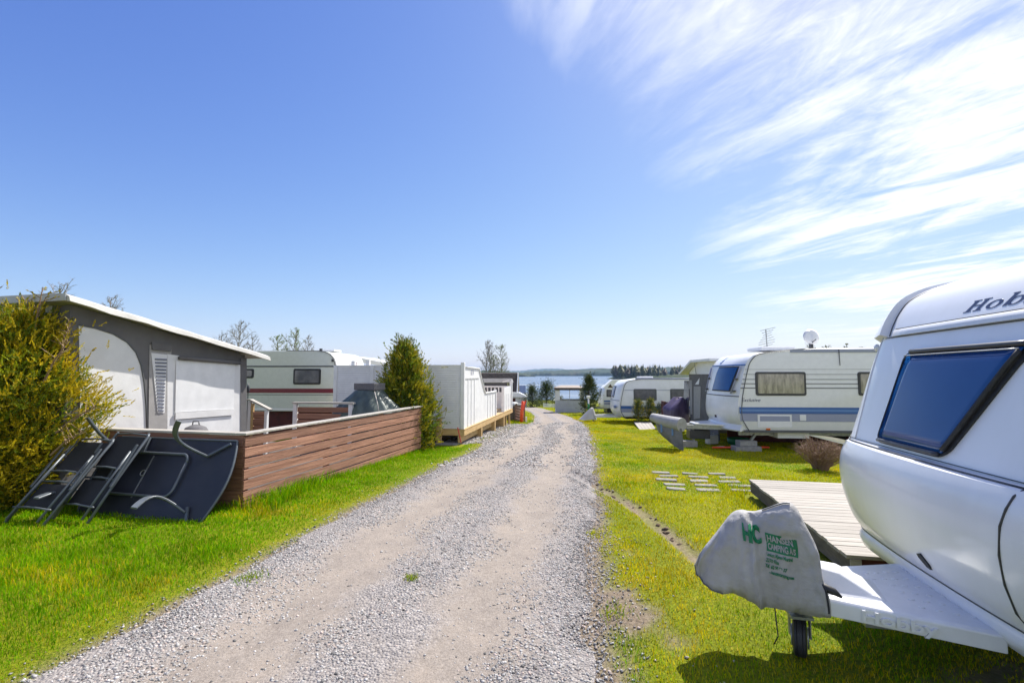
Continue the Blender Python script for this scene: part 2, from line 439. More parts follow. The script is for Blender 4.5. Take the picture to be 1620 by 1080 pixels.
near_r = np.clip((bare_at(GX, GY) - .22) * 5, 0, 1)
under = ((GX - 3.9) ** 2 / 2.0 ** 2 + (GY - 2.2) ** 2 / .8 ** 2 < 1) * .7
dirtv = np.clip(np.maximum.reduce([dirtv, edge, edgel, near_r, under]), 0, 1)
nx, ny = len(xs), len(ys)
idx = np.arange(nx * ny).reshape(ny, nx)
q = np.stack([idx[:-1, :-1], idx[:-1, 1:], idx[1:, 1:], idx[1:, :-1]], -1).reshape(-1, 4)
V = np.stack([GX, GY, GZ], -1).reshape(-1, 3)
me = np_mesh('ground', V, q.ravel(), np.full(len(q), 4), np.repeat(dirtv.reshape(-1, 1), 3, 1))
me.polygons.foreach_set('use_smooth', [True] * len(me.polygons))
link('ground', me, M['lawn'], kind='structure')

# gravel road: a strip with its own (across, along) coordinates
m, N, L, b = node_mat('gravel_road')
uvn = N.new('ShaderNodeUVMap'); uvn.uv_map = 'road'
su = N.new('ShaderNodeSeparateXYZ'); L.new(uvn.outputs[0], su.inputs[0])
t = N.new('ShaderNodeTexCoord').outputs['Object']
def mth(op, a, b_=None, clamp=False):
    n = N.new('ShaderNodeMath'); n.operation = op; n.use_clamp = clamp
    for i, v in enumerate((a, b_)):
        if v is None: continue
        if isinstance(v, (int, float)): n.inputs[i].default_value = v
        else: L.new(v, n.inputs[i])
    return n.outputs[0]
wob = mth('MULTIPLY', mth('SUBTRACT', nz(N, L, t, .7, 3), .5), .25)
u = mth('ADD', su.outputs[0], wob)
def track(c0, w): return mth('SUBTRACT', 1.0, mth('DIVIDE', mth('ABSOLUTE', mth('SUBTRACT', u, c0)), w), True)
tr = mth('ADD', track(.30, .19), track(.74, .17), True)
tr = mth('MULTIPLY', mth('ADD', tr, mth('MULTIPLY', mth('SUBTRACT', nz(N, L, t, 2.2, 5), .5), 1.4)), 1.8, True)
vor = N.new('ShaderNodeTexVoronoi'); vor.inputs['Scale'].default_value = 55; L.new(t, vor.inputs['Vector'])
vor2 = N.new('ShaderNodeTexVoronoi'); vor2.inputs['Scale'].default_value = 130; L.new(t, vor2.inputs['Vector'])
sc = N.new('ShaderNodeSeparateColor'); L.new(vor.outputs['Color'], sc.inputs[0])
stonec = ramp(N, L, sc.outputs[0], [(0, (.15, .135, .13)), (.35, (.27, .245, .23)), (.7, (.36, .325, .30)), (1, (.50, .455, .42))])
sc2 = N.new('ShaderNodeSeparateColor'); L.new(vor2.outputs['Color'], sc2.inputs[0])
stonec2 = ramp(N, L, sc2.outputs[1], [(0, (.13, .12, .12)), (.5, (.26, .24, .235)), (1, (.44, .41, .39))])
stonec = mixc_(N, L, .45, stonec, stonec2)
fine = nz(N, L, t, 90, 4, .7)
sand = ramp(N, L, nz(N, L, t, 3, 7, .7), [(.3, (.23, .19, .155)), (.52, (.305, .255, .207)), (.75, (.37, .30, .235))])
sand = mixc_(N, L, 1.0, sand, ramp(N, L, fine, [(.3, (.6, .6, .6)), (.7, (1.25, 1.25, 1.25))]), 'MULTIPLY')
c = mixc_(N, L, mth('MULTIPLY', tr, .72), stonec, sand)
L.new(c, b.inputs['Base Color']); b.inputs['Roughness'].default_value = .92; b.inputs['Specular IOR Level'].default_value = .2
hgt = mth('ADD', mth('MULTIPLY', mth('SUBTRACT', 1.0, vor.outputs['Distance']), mth('SUBTRACT', 1.05, tr)), mth('MULTIPLY', fine, .35))
bump_(N, L, b, hgt, .9, .02)
M['road'] = m
def strip_mesh(name, pairs, mat, nu=26, sub=40, ragged=.10, lift=.006):
    P0 = np.array([p[0] for p in pairs], float); P1 = np.array([p[1] for p in pairs], float)
    d = np.concatenate([[0], np.cumsum(np.hypot(*np.diff((P0 + P1) / 2, axis=0).T))])
    s = np.linspace(0, d[-1], int(d[-1] * sub / 10) + 2)
    s = d[-1] * (np.linspace(0, 1, len(s)) ** 1.5)
    A = np.stack([np.interp(s, d, P0[:, k]) for k in (0, 1)], -1); B = np.stack([np.interp(s, d, P1[:, k]) for k in (0, 1)], -1)
    uu = np.linspace(0, 1, nu)
    pts = A[:, None] * (1 - uu)[None, :, None] + B[:, None] * uu[None, :, None]
    w = (B - A); w /= np.linalg.norm(w, axis=1)[:, None]
    j = (fbm(pts[:, :, 0], pts[:, :, 1], 1.6, 21) - .5) * 2 * ragged * 2.2
    pts = pts + w[:, None] * (j * (np.abs(uu - .5) * 2)[None] ** 6)[..., None]
    X, Y = pts[..., 0], pts[..., 1]
    prof = -.022 * (np.exp(-((uu - .30) / .10) ** 2) + np.exp(-((uu - .74) / .10) ** 2)) - .028 * (np.abs(uu - .5) * 2) ** 14
    Z = gz(X, Y) + lift + .02 + prof[None] * np.clip(1.3 - Y / 60, .2, 1)
    n0, n1_ = X.shape
    ix = np.arange(n0 * n1_).reshape(n0, n1_)
    q = np.stack([ix[:-1, :-1], ix[:-1, 1:], ix[1:, 1:], ix[1:, :-1]], -1).reshape(-1, 4)
    me = np_mesh(name, np.stack([X, Y, Z], -1).reshape(-1, 3), q.ravel(), np.full(len(q), 4))
    uvl = me.uv_layers.new(name='road')
    U = np.repeat(uu[None], n0, 0).ravel(); Vv = np.repeat(s[:, None], n1_, 1).ravel()
    uvl.data.foreach_set('uv', np.stack([U[q.ravel()], Vv[q.ravel()]], -1).astype(np.float32).ravel())
    me.polygons.foreach_set('use_smooth', [True] * len(me.polygons))
    return link(name, me, mat, kind='structure')
strip_mesh('gravel_road', RP, M['road'], sub=60)
YARD = [((-2.2, 12.9), (-.55, 12.2)), ((-2.3, 14.2), (-.2, 14.2)), ((-1.9, 16.5), (.15, 16.5)), ((-1.4, 19), (.45, 18.6)), ((-1.0, 20.5), (.5, 20.2))]
strip_mesh('gravel_yard', YARD, M['road'], nu=14, sub=60, lift=-.012)

# loose stones lying on the road (uncountable)
def inroad(x, y): return (x > XL(y) - .12) & (x < XR(y) + .16)
def make_stones(n, y0, y1, smin, smax, seed):
    r = np.random.default_rng(seed)
    y = y0 + (y1 - y0) * r.random(n * 3) ** 1.6
    x = -3.4 + r.random(n * 3) * 7.4
    x = np.where(y > 12.3, -2.2 + r.random(n * 3) * 5.5, x)
    xl, xr = XL(y), XR(y)
    u = (x - xl) / (xr - xl)
    uw = u + (fbm(x, y, .7, 31, 2) - .5) * .3
    trk = np.maximum(1 - np.abs(uw - .30) / .19, 1 - np.abs(uw - .74) / .16)
    trk = np.clip(trk + (fbm(x, y, 2.2, 33) - .5) * 1.5, 0, 1)
    pr_ = np.clip(1.15 - 1.9 * trk, .05, 1)
    out = np.maximum(xl - x, x - xr)
    fall = np.where((x > xr) & (y < 5.2), .13, .06)
    pr_ *= np.where(out > 0, np.exp(-np.clip(out, 0, 9) / fall) * .8, 1)
    yard = (y > 12.6) & (y < 19.8) & (x < xl) & (x > -1.9 + (y - 13) * .13)
    pr_ = np.where(yard, .9, pr_)
    keep = r.random(len(x)) < pr_
    x, y, u, yard = x[keep][:n], y[keep][:n], u[keep][:n], yard[keep][:n]; k = len(x)
    s = smin + (smax - smin) * r.random(k) ** 2.6
    s *= np.clip((y / 3.5) ** .25, 1, 1.6)
    base = np.array([[1, 0, 0], [-1, 0, 0], [0, 1, 0], [0, -1, 0], [0, 0, 1], [0, 0, -1]], float)
    Vv = base[None] * (1 + (r.random((k, 6, 1)) - .5) * .7) + (r.random((k, 6, 3)) - .5) * .6
    Vv *= np.stack([np.ones(k), .6 + .4 * r.random(k), .4 + .35 * r.random(k)], -1)[:, None]
    a = r.random(k) * 6.283; ca, sa = np.cos(a)[:, None], np.sin(a)[:, None]
    X = Vv[..., 0] * ca - Vv[..., 1] * sa; Y = Vv[..., 0] * sa + Vv[..., 1] * ca
    us = np.clip(u, 0, 1)
    prof = -.022 * (np.exp(-((us - .30) / .10) ** 2) + np.exp(-((us - .74) / .10) ** 2)) - .028 * (np.abs(us - .5) * 2) ** 14
    z0 = gz(x, y) + np.where((u > 0) & (u < 1), .024 + prof * np.clip(1.3 - y / 60, .2, 1), .004)
    z0 = np.where(yard, gz(x, y) + .010, z0) if not isinstance(yard, bool) else z0
    P = np.stack([x[:, None] + X * s[:, None], y[:, None] + Y * s[:, None], z0[:, None] + (Vv[..., 2] + .15) * s[:, None]], -1)
    tri = np.array([[0, 2, 4], [2, 1, 4], [1, 3, 4], [3, 0, 4], [2, 0, 5], [1, 2, 5], [3, 1, 5], [0, 3, 5]])
    F = (tri[None] + (np.arange(k) * 6)[:, None, None]).reshape(-1)
    v = np.where(r.random(k) < .15, .08 + .12 * r.random(k), .24 + .28 * r.random(k)) + .14 * (r.random(k) < .10)
    c = np.stack([v * 1.025, v * .985, v * .945], -1)
    pink = r.random(k) < .16
    c[pink] *= np.array([1.18, 1.0, .92])
    return P.reshape(-1, 3), F, np.repeat(c, 6, 0)
P1, F1, C1 = make_stones(105000, 2.0, 9, .0032, .0142, 5)
P2, F2, C2 = make_stones(16000, 9, 21, .011, .026, 6)
me = np_mesh('loose_gravel', np.vstack([P1, P2]), np.concatenate([F1, F2 + len(P1)]), np.full((len(F1) + len(F2)) // 3, 3), np.vstack([C1, C2]))
tag(link('loose_gravel', me, M['stone'], kind='stuff'), 'loose grey and pinkish gravel stones on the road', 'gravel')

# grass blades (uncountable)
DECK = [(2.60, 4.0), (3.20, 6.75), (9.0, 5.5), (8.4, 2.8)]
def inpoly(x, y, poly):
    ins = np.zeros(len(x), bool); n = len(poly)
    for i in range(n):
        x0, y0 = poly[i]; x1, y1 = poly[(i + 1) % n]
        c = ((y0 > y) != (y1 > y)) & (x < (x1 - x0) * (y - y0) / (y1 - y0 + 1e-9) + x0)
        ins ^= c
    return ins
def blades(x, y, h, w, col, r, lean=.45):
    n = len(x); z = gz(x, y)
    a = r.random(n) * 6.283
    dx, dy = np.cos(a), np.sin(a)
    l = h * (lean * (.3 + r.random(n)))
    la = r.random(n) * 6.283
    lx, ly = np.cos(la) * l, np.sin(la) * l
    p = np.stack([x, y, z - .005], -1)
    wv = np.stack([dx * w, dy * w, 0 * w], -1) * .5
    mid = p + np.stack([lx * .35, ly * .35, h * .58], -1)
    tip = p + np.stack([lx, ly, h * (.95 - .25 * r.random(n))], -1)
    near = y < 8.0
    out_v, out_f, out_s, out_c = [], [], [], []
    k = int(near.sum())
    Vn = np.stack([p[near] - wv[near], p[near] + wv[near], mid[near] + wv[near] * .75, mid[near] - wv[near] * .75, tip[near]], 1).reshape(-1, 3)
    o = (np.arange(k) * 5)[:, None]
    quads = (o + np.array([[0, 1, 2, 3]])).ravel(); tris = (o + np.array([[3, 2, 4]])).ravel()
    kf = int((~near).sum())
    f = ~near
    Vf = np.stack([p[f] - wv[f], p[f] + wv[f], tip[f]], 1).reshape(-1, 3)
    trf = np.arange(kf * 3) + len(Vn)
    verts = np.vstack([Vn, Vf]); fl = np.concatenate([quads, tris, trf])
    sz = np.concatenate([np.full(k, 4), np.full(k, 3), np.full(kf, 3)])
    cc = np.vstack([np.repeat(col[near], 5, 0), np.repeat(col[f], 3, 0)])
    return verts, fl, sz, cc
def grass(name, label, n, xr_, yr_, mask, hfun, colfun, seed, rho0):
    r = np.random.default_rng(seed)
    x = xr_[0] + (xr_[1] - xr_[0]) * r.random(n); y = yr_[0] + (yr_[1] - yr_[0]) * r.random(n) ** 1.7
    area = (xr_[1] - xr_[0]) * (yr_[1] - yr_[0])
    keep = mask(x, y) & (np.abs(x) < 1.16 * y + .5)
    print(name, 'kept', keep.sum())
    x, y = x[keep], y[keep]
    h = hfun(x, y) * (.55 + .7 * r.random(len(x)))
    ok = h > .008
    x, y, h = x[ok], y[ok], h[ok]
    w = .0042 * np.clip((y / 3.2) ** .9, .8, 6) * (.7 + .6 * r.random(len(x)))
    col = colfun(x, y, r)
    v, f, s, c = blades(x, y, h, w, col, r)
    me = np_mesh(name, v, f, s, c)
    print(name, len(x), 'blades')
    return tag(link(name, me, M['blade'], kind='stuff'), label, 'grass')
FENCE_BACK = [(-3.34, 6.05), (-2.13, 11.2), (-4.5, 12.4), (-9.5, 11), (-9, 7.2)]
def left_mask(x, y):
    e = (fbm(x, y, 2.2, 41) - .45) * .35
    return (x < XL(y) - .02 + e) & ~inpoly(x, y, FENCE_BACK) & ~((y > 12.5) & (x > -1.5 + (y - 13) * .1) & (y < 19)) & ~((y > 11.9) & (x < -1.25 + (y - 12) * .16) & (y < 21))
def left_h(x, y):
    h = .034 + .028 * fbm(x, y, 1.3, 42) + .045 * np.clip(fbm(x, y, .8, 43) * 2.6 - 1.3, 0, 1)
    base = .10 * np.exp(-np.clip(-(y - (6.05 + (x + 3.34) * -.25)), 0, 9) / .22) * (x < -2.9)
    base2 = .09 * np.exp(-np.abs((x - (-3.34 + (y - 6.01) * .234)) - .05) / .12) * (y > 5.9) * (y < 11.5)
    ed = np.clip((XL(y) - x) / .5, .35, 1)
    return (h + base + base2) * ed * np.where(y > 8, 1 - .03 * np.clip(y - 8, 0, 12), 1)
def pal(r, n, cols, p):
    k = r.choice(len(cols), n, p=p); return np.array(cols)[k] * (.72 + .55 * r.random((n, 1)))
def left_c(x, y, r):
    n = len(x)
    a = pal(r, n, [(.12, .31, .002), (.19, .37, .002), (.29, .40, .003), (.44, .40, .035)], [.37, .41, .19, .03])
    bcol = pal(r, n, [(.46, .44, .003), (.54, .43, .01), (.58, .46, .06)], [.5, .35, .15])
    t = np.clip(fbm(x, y, .9, 44) * 2.8 - 1.7 + (fbm(x, y, 4.5, 58) - .5) * 1.3 + np.exp(-np.clip(XL(y) - x, 0, 9) / .25) * .8, 0, 1)[:, None]
    pick = r.random((n, 1)) < t
    tone = (.58 + .85 * fbm(x, y, 3.6, 63, 4))[:, None]
    return np.where(pick, bcol, a) * tone
grass('lawn_grass', 'bright green grass between the gravel road and the brown fence', 620000, (-9.5, 1.3), (2.0, 21), left_mask, left_h, left_c, 51, 1)
def right_mask(x, y):
    e = (fbm(x, y, 2.2, 45) - .5) * .5
    r_ = np.random.default_rng(77).random(len(x)) * .25
    m = (x > XR(y) + .05 + e) & ~inpoly(x, y, DECK) & (scar_d(x, y) > .05 + .08 * vnoise(x, y, 6, 46))
    m &= bare_at(x, y) < .20 + r_
    m &= ~(((x - 3.9) ** 2 / 1.9 ** 2 + (y - 2.2) ** 2 / .75 ** 2 < 1) & (vnoise(x, y, 9, 47) > .35))
    return m
def right_h(x, y):
    h = .024 + .024 * fbm(x, y, 1.5, 48)
    tuft = .05 * np.clip(fbm(x, y, 2.4, 49) * 3.2 - 1.9, 0, 1)
    dk = .06 * np.exp(-np.abs(x - (2.58 + (y - 4) * .22)) / .10) * (y > 3.9) * (y < 6.9)
    return (h + tuft + dk) * np.where(y > 8, 1 - .03 * np.clip(y - 8, 0, 15), 1)
def right_c(x, y, r):
    n = len(x)
    a = pal(r, n, [(.34, .42, .002), (.46, .46, .002), (.54, .47, .003), (.58, .46, .04)], [.28, .40, .28, .04])
    bcol = pal(r, n, [(.58, .48, .003), (.62, .47, .01), (.64, .50, .07)], [.5, .33, .17])
    t = np.clip(fbm(x, y, .8, 50) * 2.6 - 1.25 + (fbm(x, y, 4.5, 57) - .5) * 1.6, 0, 1)[:, None]
    gpatch = np.clip(fbm(x, y, .7, 64) * 4 - 2.0, 0, 1)[:, None]
    a = np.where(r.random((n, 1)) < gpatch, pal(r, n, [(.13, .30, .002), (.20, .36, .002), (.30, .40, .003)], [.35, .4, .25]), a)
    tone = (.58 + .85 * fbm(x, y, 3.6, 65, 4))[:, None]
    return np.where(r.random((n, 1)) < t, bcol, a) * tone
grass('meadow_grass', 'short yellow-green grass to the right of the gravel road', 620000, (.3, 12.5), (1.9, 26), right_mask, right_h, right_c, 52, 1)
grass('verge_grass', 'distant green grass by the bend of the road', 60000, (-1, 14), (20, 52),
      lambda x, y: ((x > XR(y) + .05) | ((x < XL(y)) & (y < 33) & (x > -.9))), lambda x, y: .05 + .05 * fbm(x, y, 1, 61), right_c, 53, 1)

# a few weeds rooted in the gravel
rw = np.random.default_rng(91); WX, WY = [], []
for cx_, cy_, s_, n_ in ((-.81, 3.93, .03, 90), (-2.12, 3.95, .07, 120), (.72, 3.4, .06, 90)):
    WX.append(cx_ + rw.normal(size=n_) * s_); WY.append(cy_ + rw.normal(size=n_) * s_)
WX, WY = np.concatenate(WX), np.concatenate(WY)
v, f, s, c = blades(WX, WY, np.full(len(WX), .045) * (.5 + rw.random(len(WX))), np.full(len(WX), .006), pal(rw, len(WX), [(.16, .30, .004), (.28, .34, .004), (.40, .38, .01)], [.4, .4, .2]), rw, 1.0)
v[:, 2] += .02
tag(link('road_weeds', np_mesh('road_weeds', v, f, s, c), M['blade'], kind='stuff'), 'small green weeds growing through the gravel of the road', 'weeds')

# clods of turned soil along the scar
mb = MB(); r = random.Random(4)
for i in range(44):
    k = r.random() * (len(SCAR) - 1); j = int(k); f = k - j
    x = SCAR[j][0] * (1 - f) + SCAR[j + 1][0] * f + r.gauss(.04, .05); y = SCAR[j][1] * (1 - f) + SCAR[j + 1][1] * f + r.gauss(0, .06)
    s = r.uniform(.010, .034) * (1.6 if i % 9 == 0 else 1)
    n = 7; z = g(x, y)
    rings = []
    for hh, rr in ((-.2, .7), (.15, 1), (.5, .75), (.72, .3)):
        rings.append([Vector((x + s * rr * r.uniform(.7, 1.25) * math.cos(2 * math.pi * q_ / n), y + s * rr * r.uniform(.7, 1.25) * math.sin(2 * math.pi * q_ / n), z + s * hh * .9)) for q_ in range(n)])
    mb.loft(rings)
o = mb.build('soil_clods', M['soil'], smooth=True, kind='stuff')
tag(o, 'dark clods of turned soil along the bare scar in the grass', 'soil')

# lake
m, N, L, b = node_mat('lake_water')
t = N.new('ShaderNodeTexCoord').outputs['Object']
mp = N.new('ShaderNodeMapping'); mp.inputs['Scale'].default_value = (.12, 1, 1); L.new(t, mp.inputs[0])
b.inputs['Base Color'].default_value = (.035, .075, .16, 1)
b.inputs['IOR'].default_value = 1.33
rb = nz(N, L, mp.outputs[0], .022, 3)
mr_ = N.new('ShaderNodeMapRange'); mr_.inputs[1].default_value = .4; mr_.inputs[2].default_value = .62
mr_.inputs[3].default_value = .12; mr_.inputs[4].default_value = .30; L.new(rb, mr_.inputs[0]); L.new(mr_.outputs[0], b.inputs['Roughness'])
w1 = nz(N, L, t, .9, 5, .65)
bs = N.new('ShaderNodeMapRange'); bs.inputs[1].default_value = .38; bs.inputs[2].default_value = .62; bs.inputs[3].default_value = .008; bs.inputs[4].default_value = .07
L.new(rb, bs.inputs[0])
bp = N.new('ShaderNodeBump'); bp.inputs['Distance'].default_value = .5; L.new(bs.outputs[0], bp.inputs['Strength'])
L.new(w1, bp.inputs['Height']); L.new(bp.outputs[0], b.inputs['Normal'])
mb = MB(); mb.add([(-4500, 85, -4), (4500, 85, -4), (4500, 5500, -4), (-4500, 5500, -4)], [(0, 1, 2, 3)])
mb.build('lake', m, kind='structure')

# far shore and hills
m, N, L, b = node_mat('forested_hill')
t = N.new('ShaderNodeTexCoord').outputs['Object']
c = ramp(N, L, nz(N, L, t, .012, 5, .7), [(.35, (.022, .04, .02)), (.5, (.04, .055, .024)), (.62, (.075, .07, .04)), (.75, (.10, .10, .04))])
c = mixc_(N, L, 1.0, c, ramp(N, L, nz(N, L, t, .12, 4, .8), [(.3, (.5, .5, .5)), (.7, (1.5, 1.5, 1.5))]), 'MULTIPLY')
L.new(c, b.inputs['Base Color']); b.inputs['Roughness'].default_value = .95; b.inputs['Specular IOR Level'].default_value = .1
M['hill'] = m
def hill(name, x0, x1, y0, depth, hfun, dx, jag, seed):
    r = np.random.default_rng(seed)
    xx = np.arange(x0, x1 + dx, dx); rows = [0, .004, .05, .16, .3, .5, .75, 1.0]
    fr = [0, .35, .55, .75, .92, 1.0, .8, 0]
    X, Q = np.meshgrid(xx, rows)
    F_ = np.repeat(np.array(fr)[:, None], len(xx), 1)
    hgt_ = hfun(xx)[None]
    Z = -5 + (hgt_ + 5) * F_ + (r.random(X.shape) - .35) * jag * (F_ > .1)
    Y = y0 + Q * depth + (fbm(X, X * 0 + seed, .004, seed) - .5) * 160 + (r.random(X.shape) - .5) * dx * .6
    ix = np.arange(X.size).reshape(X.shape)
    q = np.stack([ix[:-1, :-1], ix[:-1, 1:], ix[1:, 1:], ix[1:, :-1]], -1).reshape(-1, 4)
    me = np_mesh(name, np.stack([X, Y, Z], -1).reshape(-1, 3), q.ravel(), np.full(len(q), 4))
    return link(name, me, M['hill'], kind='structure')
def prof(pts): return lambda x: np.interp(x, [p[0] for p in pts], [p[1] for p in pts])
hill('far_shore', -1800, 2400, 1640, 700, prof([(-1800, 20), (-500, 16), (-60, 12), (30, 9), (120, 14), (220, 17), (330, 22), (430, 25), (700, 30), (2400, 34)]), 7, 7, 3)
hill('blue_hills', -2600, 4400, 4300, 900, prof([(-2600, 40), (-700, 30), (-150, 30), (100, 38), (230, 52), (330, 58), (460, 58), (560, 48), (680, 52), (800, 62), (900, 60), (1200, 54), (1500, 66), (2000, 60), (4400, 70)]), 20, 6, 5)
hill('wooded_point', -900, 60, 1180, 240, prof([(-900, 12), (-200, 11), (-40, 10), (0, 7), (30, 2), (60, -3)]), 6, 5, 7)
hill('wooded_peninsula', 118, 900, 500, 160, prof([(118, -4), (130, 0), (200, 3), (900, 12)]), 5, 1, 8)

# trees of the wood on the peninsula, read as one mass
def far_wood(name, label, n, xfun, hmin, hmax, seed, zb=-3):
    r = random.Random(seed); cv = []; cf = []; cc = []
    for i in range(n):
        x, y = xfun(r); h = r.uniform(hmin, hmax); br = r.random() < .35
        w = h * (r.uniform(.2, .3) if br else r.uniform(.11, .17)); k = 7
        base = (.13, .13, .035) if br else (.028, .05, .02)
        if br and r.random() < .4: base = (.12, .085, .05)
        lv = 7
        for q in range(lv):
            f0 = q / lv
            if br: rad = w * math.sin(math.pi * (.12 + .86 * f0)) ; zz = zb + h * (.22 + .72 * f0)
            else: rad = w * (1 - f0) ** .8; zz = zb + h * (.16 + .8 * f0)
            o_ = len(cv)
            for j in range(k):
                a = 2 * math.pi * (j + r.random() * .8) / k; rr = rad * r.uniform(.55, 1.25)
                cv.append((x + rr * math.cos(a), y + rr * math.sin(a), zz - h * .05 * r.random()))
            cv.append((x, y, zz + h * (.20 if not br else .16)))
            s_ = r.uniform(.7, 1.3)
            cc += [tuple(v * s_ for v in base)] * (k + 1)
            for j in range(k): cf.append((o_ + j, o_ + (j + 1) % k, o_ + k))
        o_ = len(cv)
        for j in range(3):
            a = 2.1 * j; cv.append((x + .25 * math.cos(a), y + .25 * math.sin(a), zb - 1)); cc.append((.1, .06, .04))
        cv.append((x, y, zb + h * .9)); cc.append((.1, .06, .04))
        for j in range(3): cf.append((o_ + j, o_ + (j + 1) % 3, o_ + 3))
    me = np_mesh(name, np.array(cv), np.array(cf).ravel(), np.full(len(cf), 3), np.array(cc))
    return tag(link(name, me, M['leaf'], kind='stuff'), label, 'wood')
far_wood('pine_wood', 'wood of dark pines and pale birches on the point across the water', 330, lambda r: (120 + 230 * r.random() ** 1.5, 505 + r.random() * 70), 10, 16.5, 3)

# thin spring air
m = bpy.data.materials.new('thin_air'); m.use_nodes = True
N = m.node_tree.nodes; L = m.node_tree.links
N.remove(N['Principled BSDF'])
pv = N.new('ShaderNodeVolumePrincipled'); pv.inputs['Color'].default_value = (.45, .68, 1.0, 1); pv.inputs['Density'].default_value = HAZE
pv.inputs['Anisotropy'].default_value = 0.0
L.new(pv.outputs[0], N['Material Output'].inputs['Volume'])
mb = MB(); mb.box(-4600, 4600, -80, 5700, -14, 90)
mb.build('haze', m, kind='stuff')
# ------------------------------------------------------------------ geometry on upright planes
def wall_uv(px_, py_, O, rz, axis='x', off=0.0):
    """where the sight line through a pixel meets the upright plane through O that holds local axis x or y: (distance along it, z)"""
    ex = Vector((math.cos(rz), math.sin(rz))); ey = Vector((-math.sin(rz), math.cos(rz)))
    e, n = (ex, ey) if axis == 'x' else (ey, ex)
    d = at(px_, py_, 1.0) - Vector((0, 0, 1.65))
    P0 = Vector((O[0], O[1])) + n * off
    t = P0.dot(n) / (d.x * n.x + d.y * n.y)
    p = Vector((d.x * t, d.y * t))
    return ((p - P0).dot(e), 1.65 + d.z * t)

# ------------------------------------------------------------------ brown fence (road side and camera side)
FR = R(-13.2)
fence = thing('slat_fence', 'long brown stained slat fence with pale cap boards round the awning deck', 'fence', (-3.34, 6.01, 0), FR)
def board_mesh(name, L_, t_, h_, mat):
    mb = MB(); mb.box(0, L_, -t_, 0, 0, h_); me = mb.mesh(name); me.materials.append(mat); return me
bm_r = board_mesh('board', 5.30, .028, .111, M['brown']); bm_f = board_mesh('board', 2.28, .028, .129, M['brown'])
for i in range(7):
    o = link('board', bm_r, None, fence); o.rotation_euler = (0, R(random.uniform(-.06, .06)), R(90)); o.location = (random.uniform(-.003, .003), -.030, -.045 + i * .1335)
    o = link('board', bm_f, None, fence); o.location = (-2.284, random.uniform(-.003, .003), -.045 + i * .1335)
MB().box(-.105, .045, -.045, 5.30, .892, .920).build('cap_board', M['capwood'], fence, bevel=.004)
MB().box(-2.30, -.107, -.045, .10, .892, .920).build('cap_board', M['capwood'], fence, bevel=.004)
pm = MB().box(-.035, .035, -.035, .035, -.25, .885).mesh('post'); pm.materials.append(M['brown'])
for x, y in ((-.045, .045), (-.045, 1.75), (-.045, 3.5), (-.045, 5.2), (-1.1, .045), (-2.2, .045)):
    o = link('post', pm, None, fence); o.location = (x, y, 0)
for y_, z_, l_ in ((.42, .475, .62), (1.45, .748, .22)):
    MB().box(-.012, .004, y_, y_ + l_, z_ - .001, z_ + .014).build('gap_light_strip', M['white'], fence)  # white strips filling two board gaps, painted as light showing through
# timber floor behind the fence
mb = MB(); mb.box(-6.0, -.2, .15, 5.2, -.20, -.02)
o = mb.build('deck_floor', M['greydeck_side'], kind='structure'); o.location = (-3.34, 6.01, 0); o.rotation_euler = (0, 0, FR)

# ------------------------------------------------------------------ caravan awning at the left
AR = R(-14); AO = (-5.1, 9.05)
aw = thing('caravan_awning', 'grey and white caravan awning with an arched panel behind the brown fence', 'awning', (AO[0], AO[1], 0), AR)
def aw_uv(p): return wall_uv(p[0], p[1], AO, AR, 'y')
NY = -2.93; SL = .185; ZF = 2.02
def zr(y): return ZF - SL * y
mb = MB()
mb.prism([(0, -.1), (0, zr(0)), (NY, zr(NY)), (NY, -.1)], lambda u, v, w: (w, u, v), -.04, 0)
mb.build('side_wall', M['tentgrey'], aw)
mb = MB(); mb.box(-4.2, -.05, NY, NY + .03, -.1, zr(NY)); mb.build('near_wall', M['tentwhite'], aw)
mb = MB(); mb.box(-.33, .004, NY - .012, NY - .001, -.1, zr(NY)); mb.build('corner_strip', M['tentgrey'], aw)
MB().tube([(-.42, NY - .05, -.1), (-.42, NY - .05, zr(NY))], .016).build('pole', M['galv'], aw, smooth=True)
mb = MB(); mb.box(-4.2, -.05, -.03, 0, -.1, zr(0)); mb.build('far_wall', M['tentgrey'], aw)
def panel(name, pix, mat, proud, th=.006, parent=aw):
    mb = MB(); mb.prism([aw_uv(p) for p in pix], lambda u, v, w: (w, u, v), proud, proud + th)
    return mb.build(name, mat, parent)
panel('arched_panel', [(127, 700), (124, 514), (150, 519), (178, 528), (200, 541), (214, 557), (222, 577), (227, 605), (230, 640), (232, 700)], M['tentwhite'], .003)
mb = MB(); mb.tube([(.014, *aw_uv(p)) for p in [(124, 514), (150, 519), (178, 528), (200, 541), (214, 557), (222, 577), (227, 605), (230, 640), (232, 700)]], .011, 6)
mb.build('arch_piping', M['dkgrey'], aw, smooth=True)
panel('flank_panel', [(236, 545), (271, 549), (263, 700), (234, 700)], M['tentmid'], .003)
panel('vent_hood', [(238, 541), (270, 546), (268, 556), (239, 553)], M['tentgrey'], .014, .02)
v_ = panel('vent_panel', [(238, 558), (263, 561), (259, 653), (248, 653)], M['tentwhite'], .012)
lv = MB()
for k in range(16):
    f = k / 15; y_ = 568 + f * 81
    a = aw_uv((243.6 + f * 5.2, y_)); b_ = aw_uv((262 - f * 5.2, y_ + .8))
    lv.bar((.022, *a), (.022, *b_), .010, .024)
lv.build('vent_louvres', M['mesh'], v_)
panel('window_surround', [(264, 560), (380, 575), (380, 700), (264, 700)], M['tentwhite'], .004)
bl = panel('roller_blind', [(277, 569), (370, 576), (368, 646.5), (275.5, 652)], M['white'], .018)
